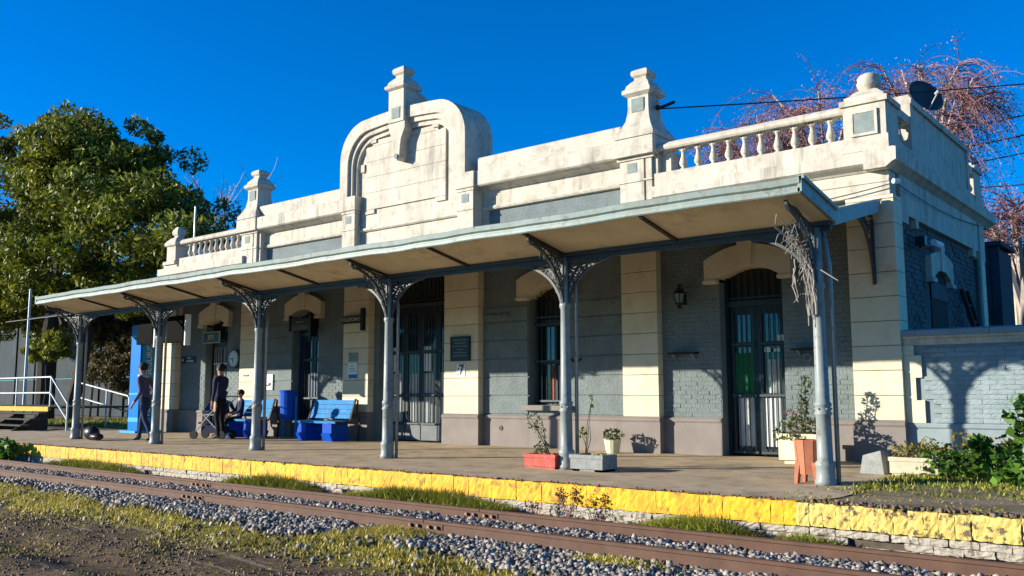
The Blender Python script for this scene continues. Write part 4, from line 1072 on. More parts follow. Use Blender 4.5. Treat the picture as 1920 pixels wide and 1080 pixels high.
# clock
t = thing('station_clock', 'round wall clock with black rim and pale face left of the second pilaster', 'clock', (-21.05, .12, 2.0))
q = MB(); q.tube([(-21.05, .12, 2.0), (-21.05, .03, 2.0)], .26, 28); part('case', q, 'black', t)
q = MB(); q.tube([(-21.05, .035, 2.0), (-21.05, .024, 2.0)], .21, 28); part('dial', q, 'clockface', t)
q = MB(); q.box(-21.06, -21.04, .015, .02, 1.88, 2.01); q.box(-21.17, -21.03, .010, .015, 1.985, 2.01); part('hand', q, 'black', t)
q = MB()
for i in range(12):
    a = PI * i / 6; q.box(-21.05 + .175 * math.cos(a) - .012, -21.05 + .175 * math.cos(a) + .012, .018, .023, 2 + .175 * math.sin(a) - .012, 2 + .175 * math.sin(a) + .012)
part('hour_mark', q, 'black', t)['kind'] = 'stuff'
# lantern
t = thing('wall_lantern', 'black iron wall lantern on the grey wall left of the right door', 'lantern', (-7.58, .0, 2.5))
q = MB(); q.lathe([(.03, 2.50), (.05, 2.53), (.02, 2.56)], -7.58, -.08, 6); q.lathe([(.062, 2.565), (.08, 2.58), (.08, 2.60)], -7.58, -.08, 6); q.lathe([(.115, 2.76), (.06, 2.83), (.02, 2.86), (.03, 2.89), (.005, 2.93)], -7.58, -.08, 6)
for i in range(6):
    a = 2 * PI * i / 6; q.tube([(-7.58 + .075 * math.cos(a), -.08 + .075 * math.sin(a), 2.59), (-7.58 + .10 * math.cos(a), -.08 + .10 * math.sin(a), 2.77)], .008, 4)
q.tube([(-7.58, .12, 2.66), (-7.58, .05, 2.84), (-7.58, -.0, 2.93), (-7.58, -.08, 2.92)], .014, 5); q.box(-7.62, -7.54, .10, .12, 2.58, 2.76)
part('frame', q, 'black', t)
q = MB(); q.lathe([(.07, 2.60), (.095, 2.76)], -7.58, -.08, 6); part('lantern_glass', q, 'panel', t)
for xa, xb, lab in ((-7.86, -7.33, 'small wooden wall shelf left of the right door'), (-5.62, -5.2, 'small wooden wall shelf right of the right door behind the column')):
    t = thing('wall_shelf', lab, 'shelf', ((xa + xb) / 2, .1, 1.68), 0, 'small shelves either side of the right door')
    q = MB(); q.box(xa, xb, -.06, .12, 1.715, 1.745); part('board', q, 'woodframe', t)
    for xx in (xa + .07, xb - .09):
        q = MB(); q.prism([(-.03, 1.713), (.12, 1.713), (.12, 1.63), (.1, 1.63)], xx, xx + .02, 'x'); part('support', q, 'iron', t)
q = MB(); q.ring((-5.42, .10, 1.60), .06, .012, 'xz', 12, 5); tag(part('hose_coil', q, 'deadwood', None), 'small pale coil hanging under the shelf right of the right door', 'coil')
q = MB(); q.tube([(-10.02, .11, 1.70), (-9.95, .04, 1.66), (-9.86, .05, 1.64), (-9.78, .09, 1.70)], .018, 6); tag(part('wall_hook', q, 'black', None), 'black curved hook on the wall right of the window', 'hook')
q = MB()
for a in ((-12.2, -11.55),): q.box(a[0], a[1], .05, .12, 2.62, 2.645); q.box(a[0], a[1], .06, .12, 2.60, 2.62)
tag(part('cable_duct', q, 'wallgrey', None), 'thin horizontal grey duct on the wall left of the window hood', 'duct')
q = MB(); q.tube([(-11.75, .06, .36), (-11.75, .12, .36)], .05, 10); tag(part('drain_hole', q, 'black', None), 'round dark drain hole in the taupe plinth left of the window', 'drain')

# information screens hanging beside the second column
for xa, xb, lab in ((-20.02, -19.30, 'black information screen hanging left of the second column from the left'), (-18.92, -18.02, 'black information screen hanging right of the second column from the left')):
    t = thing('information_screen', lab, 'screen', ((xa + xb) / 2, -3.2, 2.18), 0, 'black screens hanging by the second column')
    q = MB(); q.box(xa, xb, -3.26, -3.10, 2.20, 2.78); part('casing', q, 'screen', t)
    q = MB(); q.box(xa + .03, xb - .03, -3.268, -3.26, 2.23, 2.75); part('display', q, 'screen', t)
    q = MB(); q.tube([((xa + xb) / 2, -3.16, 2.78), ((xa + xb) / 2, -3.16, 3.13)], .03, 6); part('hanger', q, 'iron', t)
    q = MB(); q.box(xb + .006, xb + .05, -3.25, -3.12, 2.12, 2.80); part('side_channel', q, 'paper', t)

# ------------------------------------------------------------------ blue security totem
t = thing('security_totem', 'tall blue four sided information pillar with white vertical lettering at far left of platform', 'totem', (-24.35, -.8, 0))
q = MB(); q.box(-24.50, -23.98, -1.0, -.50, .06, 3.0); part('body', q, 'totem', t)
q = MB(); q.box(-24.506, -23.974, -1.006, -.494, 2.66, 2.72); q.box(-24.506, -23.974, -1.006, -.494, .30, .42); q.box(-24.506, -23.974, -1.006, -.494, 1.05, 1.10); part('band', q, 'totemlight', t)
q = MB(); q.box(-24.66, -23.82, -1.15, -.35, 0, .06); part('base', q, 'totemlight', t)
q = MB(); q.box(-23.98, -23.968, -.94, -.53, .5, 2.62); part('lettering_strip', q, 'totemlight', t)
me = text_mesh('TOTEM DE SEGURIDAD', .23, 'whiteletter'); me.transform(Matrix.Rotation(-PI / 2, 4, 'Y')); me.transform(Matrix.Rotation(PI / 2, 4, 'Z'))
obj('lettering', me, t, (-23.962, -.735, 1.62))

# ------------------------------------------------------------------ benches, bin
def bench(label, loc, rot, L):
    t = thing('platform_bench', label, 'bench', loc, rot, 'blue benches along the station wall')
    for i in range(4):
        q = MB(); q.box(-L / 2, L / 2, -.42 + i * .11, -.42 + i * .11 + .10, .40, .45); part('seat_slat', q, 'lightblue', t, local=True)
    for i in range(4):
        z = .50 + i * .105; y = .02 + i * .035
        q = MB(); q.add([(-L / 2 + .02, y, z), (L / 2 - .02, y, z), (L / 2 - .02, y + .035, z), (-L / 2 + .02, y + .035, z), (-L / 2 + .02, y + .033, z + .098), (L / 2 - .02, y + .033, z + .098), (L / 2 - .02, y + .068, z + .098), (-L / 2 + .02, y + .068, z + .098)],
                        [(0, 3, 2, 1), (4, 5, 6, 7), (0, 1, 5, 4), (1, 2, 6, 5), (2, 3, 7, 6), (3, 0, 4, 7)]); part('back_slat', q, 'lightblue', t, local=True)
    for s in (-1, 1):
        q = MB(); c = s * (L / 2 - .28)
        q.prism([(-.36, 0), (.04, 0), (.10, .16), (.06, .18), (.06, .39), (-.40, .39), (-.40, .19), (-.44, .16)], c - .16, c + .16, 'x'); part('base', q, 'deepblue', t, local=True)
    for s in (-1, 1):
        q = MB(); c = s * (L / 2 + .02)
        q.tube([(c, -.42, .42), (c, -.10, .40), (c, .02, .46), (c, .16, .94), (c, .22, .90), (c, .20, .70), (c, .28, .40), (c, .24, 0)], .026, 5); part('end_iron', q, 'rib', t, local=True)
    return t
bench('light blue slatted bench on two dark blue bases standing free before the cream pilaster', (-16.42, -.50, 0), R(-2), 1.50)
bench('blue bench partly hidden by the third column with people sitting on it', (-19.28, -.55, 0), R(-2), 1.40)
t = thing('litter_bin', 'bright blue hanging litter bin on a post before the blue door', 'litter bin', (-18.08, -.35, 0))
q = MB(); q.lathe([(.15, .44), (.185, .50), (.20, 1.10), (.215, 1.11), (.215, 1.15), (.18, 1.15), (.17, .6)], -18.08, -.38, 16); part('bin_body', q, 'deepblue', t, smooth=False)
q = MB(); q.tube([(-18.32, -.33, 0), (-18.32, -.33, 1.0)], .03, 6); q.tube([(-17.84, -.33, 0), (-17.84, -.33, 1.0)], .03, 6); q.box(-18.33, -17.83, -.35, -.31, .94, .98); part('stand', q, 'lightblue', t)

# ------------------------------------------------------------------ planters and plants
def leafy(name, P_, size, m, parent, droop=.2, aspect=2., up=.3):
    V, F = leaves_np(np.array(P_), size, droop, aspect, rng, up); return part(name, np_mesh(name, V, F, m), m, parent)
def stems(name, base, tips, r, m, parent, rd=random):
    q = MB()
    for tp in tips:
        b_ = Vector(base) + Vector((rd.uniform(-.03, .03), rd.uniform(-.03, .03), 0)); e = Vector(tp); mid = (b_ + e) / 2 + Vector((rd.uniform(-.04, .04), rd.uniform(-.04, .04), .03))
        q.tube([b_, mid, e], r, 4, r * .5)
    return part(name, q, m, parent)
def cloud(c, rad, n): 
    p_ = rng.normal(size=(n, 3)); p_ /= np.linalg.norm(p_, axis=1)[:, None]; return np.array(c) + p_ * rng.uniform(.25, 1, n)[:, None] ** .5 * np.array(rad)
t = thing('trough_planter', 'faded red trough planter with a thin shrub left of the fifth column', 'planter', (-7.72, -3.74, 0))
def trough(t, x0, x1, y0, y1, z1, m, rim=.02):
    q = MB(); q.box(x0 + rim, x1 - rim, y0 + rim, y1 - rim, .0, z1 - .05); q.box(x0, x1, y0, y0 + .04, .03, z1); q.box(x0, x1, y1 - .04, y1, .03, z1); q.box(x0, x0 + .04, y0 + .04, y1 - .04, .03, z1); q.box(x1 - .04, x1, y0 + .04, y1 - .04, .03, z1)
    q.box(x0 - .012, x1 + .012, y0 - .012, y0 + .0, z1 - .05, z1); 
    part('trough', q, m, t); q = MB(); q.box(x0 + .045, x1 - .045, y0 + .045, y1 - .045, z1 - .049, z1 - .03); part('soil', q, 'soil', t)
trough(t, -8.04, -7.50, -3.86, -3.56, .20, 'redpaint')
tips = [(-7.98, -3.72, .62), (-8.05, -3.75, .75), (-7.85, -3.7, .70), (-7.9, -3.65, .5)]
sp_ = thing('potted_shrub', 'thin grey green shrub growing in the red trough planter', 'plant', (-7.76, -3.71, .17))
stems('stem', (-7.72, -3.71, .16), tips, .007, 'bark', sp_)
leafy('foliage', np.concatenate([cloud((-7.98, -3.72, .66), (.12, .10, .16), 90), cloud((-7.82, -3.72, .27), (.14, .1, .10), 130), cloud((-7.85, -3.7, .5), (.1, .08, .15), 40)]), .05, 'potleaf', sp_)
t = thing('trough_planter', 'grey cast stone trough planter right of the fifth column', 'planter', (-6.95, -3.72, 0))
trough(t, -7.24, -6.72, -3.86, -3.50, .22, 'greystone')
q = MB(); q.box(-7.22, -7.10, -3.84, -3.52, 0, .03); q.box(-6.86, -6.74, -3.84, -3.52, 0, .03); part('foot', q, 'greystone', t)
sp_ = thing('potted_shrub', 'spindly yellow green seedling in the grey stone trough', 'plant', (-7.0, -3.7, .2))
stems('stem', (-7.08, -3.7, .18), [(-7.16, -3.72, .52), (-7.02, -3.7, .60), (-7.0, -3.68, .95), (-6.98, -3.68, 1.02)], .006, 'bark', sp_)
leafy('foliage', np.concatenate([cloud((-7.13, -3.72, .50), (.08, .07, .08), 40), cloud((-7.0, -3.68, .9), (.03, .03, .14), 14), cloud((-6.85, -3.7, .22), (.1, .06, .03), 25)]), .055, 'yellowleaf', sp_)
t = thing('flower_pot', 'small cream pot with a bushy plant standing by the wall beside the grey trough', 'flower pot', (-8.76, -.45, 0))
q = MB(); q.lathe([(.11, 0), (.15, .22), (.16, .24), (.14, .24), (.12, .1)], -8.76, -.45, 14); part('pot', q, 'creamtub', t)
q = MB(); q.lathe([(.135, .18), (.138, .2)], -8.76, -.45, 12); part('soil', q, 'soil', t)
sp_ = thing('potted_shrub', 'bushy grey green plant in the small cream pot by the wall', 'plant', (-8.76, -.45, .2))
leafy('foliage', cloud((-8.74, -.45, .32), (.20, .18, .12), 150), .075, 'potleaf', sp_)
t = thing('tub_planter', 'square cream tub planter by the right door behind the terracotta pot', 'planter', (-5.22, -.72, 0))
q = MB(); q.box(-5.50, -4.94, -.98, -.48, .06, .42); q.box(-5.44, -5.0, -.92, -.54, 0, .06); q.box(-5.52, -4.92, -1.0, -.46, .38, .44); part('tub', q, 'creamtub', t)
q = MB(); q.box(-5.46, -4.98, -.94, -.52, .441, .46); part('soil', q, 'soil', t)
sp_ = thing('potted_shrub', 'upright leggy shrub with trailing leaves in the square cream tub', 'plant', (-5.22, -.72, .44))
tips = [(-5.2, -.72, 1.25), (-5.05, -.7, 1.1), (-5.3, -.7, 1.0), (-5.12, -.75, .9)]
stems('stem', (-5.2, -.72, .44), tips, .009, 'bark', sp_)
leafy('foliage', np.concatenate([cloud((-5.22, -.75, .58), (.34, .28, .13), 330), cloud((-5.2, -.72, .85), (.10, .1, .2), 110), cloud((-5.16, -.72, 1.15), (.09, .08, .16), 70), cloud((-5.5, -.95, .45), (.10, .08, .13), 50), cloud((-5.3, -1.02, .40), (.2, .03, .06), 40)]), .065, 'potleaf', sp_)
leafy('blossom', cloud((-5.4, -.72, .74), (.12, .1, .07), 45), .05, 'blossom', sp_)
# terracotta pot on feet
t = thing('terracotta_pot', 'terracotta coloured fluted pot on splayed feet left of the rightmost column', 'planter', (-4.02, -3.60, 0))
q = MB(); n = 10
for i in range(n):
    a0 = 2 * PI * i / n
    def pt(a, r, z): return (-4.02 + r * math.cos(a), -3.60 + r * math.sin(a), z)
    da = 2 * PI / n * .46
    q.add([pt(a0 - da, .150, .11), pt(a0 + da, .150, .11), pt(a0 + da, .175, .50), pt(a0 - da, .175, .50), pt(a0 - da, .12, .11), pt(a0 + da, .12, .11), pt(a0 + da, .15, .50), pt(a0 - da, .15, .50)],
          [(0, 1, 2, 3), (7, 6, 5, 4), (0, 4, 5, 1), (1, 5, 6, 2), (2, 6, 7, 3), (3, 7, 4, 0)])
q.lathe([(.13, .12), (.155, .46)], -4.02, -3.60, n); part('pot', q, 'terracotta', t)
for i in range(4):
    a = PI / 4 + PI / 2 * i; q = MB(); p0 = Vector((-4.02 + .135 * math.cos(a), -3.60 + .135 * math.sin(a), .24)); p1 = Vector((-4.02 + .17 * math.cos(a), -3.60 + .17 * math.sin(a), 0))
    q.tube([p0, (p0 + p1) / 2 + Vector((0, 0, .02)), p1], .05, 5, .032); part('foot', q, 'terracotta', t)
q = MB(); q.lathe([(.148, .46), (.149, .47)], -4.02, -3.6, n); part('soil', q, 'soil', t)
# block and trough at the right end
t = thing('concrete_block', 'broken grey concrete block lying at the pavement end before the corner', 'concrete block', (-3.72, -1.75, 0))
q = MB(); q.add([(-4.02, -1.9, 0), (-3.70, -1.95, 0), (-3.62, -1.55, 0), (-3.95, -1.5, 0), (-3.98, -1.88, .23), (-3.74, -1.93, .30), (-3.66, -1.56, .27), (-3.95, -1.52, .20)], [(0, 3, 2, 1), (4, 5, 6, 7), (0, 1, 5, 4), (1, 2, 6, 5), (2, 3, 7, 6), (3, 0, 4, 7)]); part('block', q, 'greystone', t)
t = thing('trough_planter', 'pale concrete trough of yellowing weeds at the right end of pavement', 'planter', (-3.35, -1.7, 0))
trough(t, -3.62, -3.05, -1.98, -1.62, .23, 'paleconcrete')
sp_ = thing('weed_clump', 'yellowing dry weeds filling the pale concrete trough', 'weeds', (-3.35, -1.8, .2))
leafy('foliage', np.concatenate([cloud((-3.35, -1.8, .30), (.34, .16, .12), 420), cloud((-3.2, -1.78, .38), (.12, .1, .12), 80)]), .06, 'dryweed', sp_, -.2, 3.)

# weeds right of the pavement
def broadleaf(label, x, y, h, n, size, m='weedleaf', rad=.35, group=None, name='broadleaf_weed'):
    t = thing(name, label, 'weed', (x, y, 0), 0, group)
    tips = [(x + random.uniform(-rad, rad) * .7, y + random.uniform(-rad, rad) * .7, h * random.uniform(.5, 1.)) for i in range(7)]
    stems('stem', (x, y, -.03), tips, .010, 'weedleaf', t)
    pts = np.concatenate([cloud(tp, (rad * .38, rad * .38, h * .18), max(4, n // 10)) for tp in tips] + [cloud((x, y, h * .38), (rad, rad, h * .35), n // 3)])
    pts[:, 2] = np.maximum(pts[:, 2], .02)
    leafy('foliage', pts, size, m, t, .25, 1.35, .8); return t
broadleaf('tall broad leaved green weed at the right edge before the blue grey wall', -1.98, -1.75, .95, 420, .115, rad=.42)
broadleaf('broad leaved weed with large pale leaves next to the tall weed', -2.33, -2.25, .50, 260, .115, rad=.30)
broadleaf('low spreading green weed in front of the tall weed at right edge', -2.02, -2.75, .30, 260, .09, rad=.32)
broadleaf('low green weed right of the pale trough', -2.90, -2.1, .30, 300, .07, rad=.36)
broadleaf('low green weed halfway between the trough and the tall weed', -2.62, -1.6, .36, 300, .07, rad=.36)
broadleaf('olive weed against the blue grey wall behind the low weeds', -2.75, -.7, .45, 240, .075, 'dryweed', rad=.45)
broadleaf('brownish weed heap right of the yellowing trough', -3.0, -1.35, .36, 240, .07, 'dryweed', rad=.32)
broadleaf('yellow green climbing sprig on top of the tall weed by the wall', -1.85, -1.2, 1.15, 90, .09, 'yellowleaf', rad=.22)
n = 9000; x = rng.uniform(-3.5, -.5, n); y = rng.uniform(-4.3, .1, n); k = (noise2(x, y, 2.5, 3.) + rng.normal(0, .4, n) + np.clip((y + 3.4) * .4, -.6, .5)) > -.1; x = x[k]; y = y[k]
V, F = blades(x, y, np.full(len(x), .0), .06, .8, .010)
o = tag(obj('weed_cover', np_mesh('weed_cover', V, F, 'greengrass')), 'patchy low weeds on the soil right of the pavement', 'weeds'); o['kind'] = 'stuff'
n = 4000; x = rng.uniform(-3.9, -.5, n); y = rng.uniform(-5.2, -3.2, n); k = (noise2(x, y, 3.5, 1.) + rng.normal(0, .4, n)) > .25; x = x[k]; y = y[k]
V, F = blades(x, y, np.full(len(x), .0), .028, 1.2, .010)
o = tag(obj('dead_grass', np_mesh('dead_grass', V, F, 'grass')), 'dead trampled grass along the right end of the platform edge', 'grass'); o['kind'] = 'stuff'
# purple weed by the edge and bush at far left
def small_weed(label, x, y, h, n, m, rad):
    t = thing('edge_weed', label, 'weed', (x, y, -.4), 0)
    tips = [(x + random.uniform(-rad, rad), y + random.uniform(-.08, .08), -.4 + h * random.uniform(.6, 1.)) for i in range(9)]
    stems('stem', (x, y, -.42), tips, .005, 'twig', t)
    leafy('foliage', np.concatenate([cloud(tp, (rad * .3, .06, h * .22), n // 9) for tp in tips]), .034, m, t, .0, 2.2)
small_weed('purple brown weed growing in front of the yellow edge right of the middle', -6.02, -5.60, .36, 300, 'purpleweed', .17)
small_weed('smaller purple weed left of the taller purple weed', -6.45, -5.62, .20, 90, 'purpleweed', .18)
small_weed('tiny dark sprig in the ballast right of the purple weed', -5.55, -5.65, .14, 40, 'purpleweed', .07)
t = thing('low_bush', 'dark green bush against the platform edge at far left', 'bush', (-20.6, -5.75, -.4))
leafy('foliage', np.concatenate([cloud((-20.9, -5.8, -.12), (.75, .3, .30), 500)]), .14, 'weedleaf', t, .2, 1.4)

# ------------------------------------------------------------------ bag, stairs, pole
t = thing('bag', 'black bag lying on the platform beside the leftmost column', 'bag', (-21.0, -3.75, 0))
q = MB(); q.sphere((-21.05, -3.7, .17), .2, 12, 8, (1.2, .8, .85)); q.sphere((-20.72, -3.75, .09), .16, 10, 6, (1.6, .8, .55)); part('bag_body', q, 'black', t, smooth=True)
q = MB(); q.ring((-21.1, -3.7, .33), .09, .014, 'xz', 10, 5); part('handle', q, 'rubber', t)
# raised timber deck with steps and tube railings
t = thing('boarding_steps', 'timber steps with yellow top edge and tube railings at far left of platform', 'steps', (-30, -1.6, 0))
SXR = -28.2; SY = -1.55
q = MB(); q.box(-36, SXR, SY, SY + 2.6, .64, .70); part('deck', q, 'stepdark', t)
q = MB(); q.box(-36, SXR, SY - .03, SY, .56, .70); part('nosing', q, 'yellowstep', t)
for i in range(3):
    z = .52 - i * .17; y = SY - .30 * (i + 1)
    q = MB(); q.box(-36, SXR + .02 + .12 * i, y, y + .28, z - .04, z); part('tread', q, 'stepdark' if i else 'stepdark', t)
for xx in (-28.5, -30.2, -33.2):
    q = MB(); q.prism([(SY - .95, 0), (SY + .1, .0), (SY + .1, .55), (SY - .1, .50)], xx, xx + .06, 'x'); part('stringer', q, 'stepdark', t)
RX = SXR - .05
def rail_tubes(name, lst, r=.028):
    q = MB()
    for pts in lst: q.tube(pts, r, 6)
    return part(name, q, 'steel', t)
rail_tubes('railing', [[(-36, SY + .05, 1.60), (RX, SY + .05, 1.60), (RX + 1.15, SY + .05, .80)], [(-36, SY + .05, 1.12), (RX, SY + .05, 1.12), (RX + 1.15, SY + .05, .34)],
                       [(RX, SY + .05, .6), (RX, SY + .05, 1.6)], [(RX - 2.4, SY + .05, .6), (RX - 2.4, SY + .05, 1.6)], [(RX + 1.15, SY + .05, .0), (RX + 1.15, SY + .05, .82)]])
rail_tubes('railing', [[(RX - 3.5, SY + 2.5, 1.5), (RX, SY + 2.5, 1.02), (RX + .1, SY + 2.5, .95), (RX + .1, SY + 2.5, 0)], [(RX - 3.5, SY + 2.5, 1.0), (RX + .1, SY + 2.5, .5)], [(RX - 1.4, SY + 2.5, 0), (RX - 1.4, SY + 2.5, 1.20)]])
t = thing('lamp_pole', 'plain grey steel pole rising behind the railings at far left', 'pole', (-35.6, 1, 0))
q = MB(); q.tube([(-35.6, .8, 0), (-35.6, .8, 5.0)], .06, 8, .045); part('shaft', q, 'steel', t)
q = MB(); q.sphere((-35.6, .8, 5.02), .06, 8, 5); part('cap', q, 'steel', t)
t = thing('signal_mast', 'thin grey mast with a short white arm beside the left roof corner', 'mast', (-25.6, 1.5, 0))
q = MB(); q.tube([(-25.6, 1.5, 0), (-25.6, 1.5, 7.0)], .045, 8, .03); part('shaft', q, 'steel', t)
q = MB(); q.tube([(-26.9, 1.45, 5.20), (-25.5, 1.45, 5.45)], .05, 6); part('arm', q, 'paper', t)

# ------------------------------------------------------------------ concrete wall and vegetation at the far left
t = thing('concrete_wall', 'tall weathered grey blue concrete panel wall behind the big tree', 'wall', (-60, 8.5, 0))
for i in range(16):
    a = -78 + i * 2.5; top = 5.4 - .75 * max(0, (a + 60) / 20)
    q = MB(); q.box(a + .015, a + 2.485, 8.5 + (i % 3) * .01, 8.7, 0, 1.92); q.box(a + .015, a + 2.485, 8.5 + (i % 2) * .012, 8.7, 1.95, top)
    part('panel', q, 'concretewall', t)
    q = MB(); q.box(a - .06, a + .06, 8.44, 8.5, 0, top); part('post', q, 'concretewall', t)
def lobes(lst, per, leaf_n, cr, size, m, name, parent, droop=.35, aspect=2.6, flat=.75):
    pts = []
    for (cx, cy, cz, rx, ry, rz) in lst:
        k = int(per * (rx * ry + rx * rz + ry * rz) / 30)
        for i in range(k):
            d = rng.normal(size=3); d /= np.linalg.norm(d); rad = rng.uniform(.55, 1.04)
            if d[2] < -.5: d[2] *= .6
            c = np.array((cx, cy, cz)) + d * rad * np.array((rx, ry, rz)) + rng.normal(0, .12, 3)
            r_ = cr * rng.uniform(.6, 1.3)
            g = rng.normal(size=(leaf_n, 3)); g /= np.linalg.norm(g, axis=1)[:, None]
            pts.append(c + g * (rng.uniform(.1, 1, leaf_n) ** .4)[:, None] * np.array((r_, r_, r_ * flat)))
    P_ = np.concatenate(pts); V, F = leaves_np(P_, size, droop, aspect, rng, .5)
    return part(name, np_mesh(name, V, F, m), m, parent)
tr = thing('broadleaf_tree', 'big dense evergreen tree with a rounded crown at the left of the station', 'tree', (-41, 4, 0))
q = MB()
q.tube([(-41.2, 4, 0), (-41.3, 4, 2.5), (-41.0, 4, 4.5), (-40.4, 4, 7), (-39.5, 4, 10)], .42, 9, .16)
q.tube([(-38.9, 4, .0), (-38.2, 4, 1.6), (-37.6, 4, 3.4), (-37.9, 4, 5), (-38.3, 4, 7)], .30, 8, .14)
for e in ((-36, 4.5, 10.5), (-33.5, 3.5, 8.8), (-44.5, 4.2, 10.0), (-45.5, 3.4, 7.2), (-41.5, 5.5, 11.5), (-31, 4, 7.2), (-43.5, 3.6, 7.6)):
    b = Vector((-40.8 + random.uniform(-.4, 1.5), 4, random.uniform(4, 6.2))); e = Vector(e); q.tube([b, (b + e) / 2 + Vector((0, 0, .5)), e], .17, 6, .05)
part('trunk', q, 'bark', tr)
lobes([(-41.5, 4.5, 11.2, 3.6, 3.2, 2.7), (-37.6, 4.2, 10.7, 3.2, 3.0, 2.4), (-34.4, 4, 9.2, 2.8, 2.6, 2.1), (-31.6, 3.8, 7.6, 2.2, 2.0, 1.6), (-29.6, 3.6, 6.5, 1.5, 1.4, 1.0), (-46.5, 4.5, 10.4, 3.2, 3.0, 2.4), (-50, 5, 8.6, 3, 3, 2.6),
       (-38.6, 3.2, 7.6, 2.6, 2.2, 1.7), (-34.8, 3.4, 6.4, 2.5, 2.0, 1.5), (-49, 4, 7.0, 2.4, 2.4, 1.6), (-33, 4.8, 5.0, 2.2, 1.8, 1.4), (-41, 5.0, 10.2, 5, 2.5, 3), (-43.5, 3.8, 6.0, 2.0, 1.6, 1.3), (-39.6, 3.6, 5.9, 1.9, 1.6, 1.3), (-47.5, 3.8, 5.4, 2.0, 1.6, 1.6), (-36.6, 4.6, 5.2, 1.8, 1.4, 1.2), (-53, 6, 5.6, 3.0, 1.4, 1.7), (-45, 6.2, 5.6, 2.6, 1.2, 1.4), (-49, 6, 4.9, 2.6, 1.2, 1.2)], 66, 200, .70, .27, 'treeleaf', 'crown', tr)
lobes([(-46.2, 3.0, 5.7, 1.9, 1.5, 1.3), (-44.6, 1.9, 9.0, 1.3, .7, 1.0), (-42.2, 1.8, 12.4, 1.2, .7, .8), (-36.4, 1.9, 11.2, 1.1, .6, .7), (-42.6, 2.6, 5.6, 1.5, 1.2, 1.3), (-43.2, 2.6, 7.6, .9, .8, .8), (-40.4, 2.4, 11.2, 1.5, .8, 1.2), (-38.6, 2.2, 9.6, 1.0, .7, 1.0), (-47.0, 2.6, 9.2, 1.4, .9, 1.2)], 90, 150, .50, .25, 'yellowleaf', 'sunlit_foliage', tr)
t2_ = thing('small_tree', 'small yellow green sapling in front of the concrete wall behind the railings', 'tree', (-37.2, 2.2, 0))
q = MB(); q.tube([(-37.4, 2.2, 0), (-37.0, 2.2, 1.2), (-37.3, 2.2, 2.8)], .05, 6, .02); part('trunk', q, 'bark', t2_)
lobes([(-37.9, 2.2, 2.7, .55, .4, .5), (-36.4, 2.2, 3.0, .6, .4, .6)], 900, 60, .25, .22, 'yellowleaf', 'crown', t2_)
t3_ = thing('ivy_thicket', 'dry brown and green ivy thicket hanging behind the left canopy end', 'ivy', (-40, 7, 0))
lobes([(-43.6, 7.6, 4.4, 1.9, .7, 1.3), (-42.0, 7.2, 2.8, 1.6, .8, 2.0), (-39.8, 7.4, 3.6, 1.9, .9, 2.2), (-38.6, 7.0, 1.9, 1.7, .9, 1.7), (-45.6, 7.9, 4.9, 1.2, .5, .8), (-37.2, 7.2, 3.6, 1.7, .9, 2.0)], 330, 70, .38, .24, 'vineleaf', 'foliage', t3_)
lobes([(-35.5, 7.4, 4.6, 2.2, 1.2, 1.8), (-40.5, 7.8, 5.2, 2.6, .8, 1.0), (-34, 8, 2.5, 2, 1, 2.5), (-37.5, 8, 5.2, 2, .9, 1.2)], 130, 70, .45, .28, 'treeleaf', 'green_foliage', t3_)
q = MB()
for x_ in (-43.2, -41.3, -39.6, -38.2): q.tube([(x_, 7.0, 0), (x_ + .15, 7.0, 1.5), (x_ - .1, 7.0, 3.2)], .06, 5, .03)
part('stem', q, 'bark', t3_)
n = 9000; x = rng.uniform(-40, -24.8, n); y = rng.uniform(.2, 6.5, n); k = noise2(x, y, 1.1, 2.) + rng.normal(0, .3, n) > -.1; x = x[k]; y = y[k]
V, F = blades(x, y, np.full(len(x), -.06), .16, .6, .018)
o = tag(obj('lawn_grass', np_mesh('lawn_grass', V, F, 'greengrass')), 'grass on the ground between the steps and the blue totem', 'grass'); o['kind'] = 'stuff'

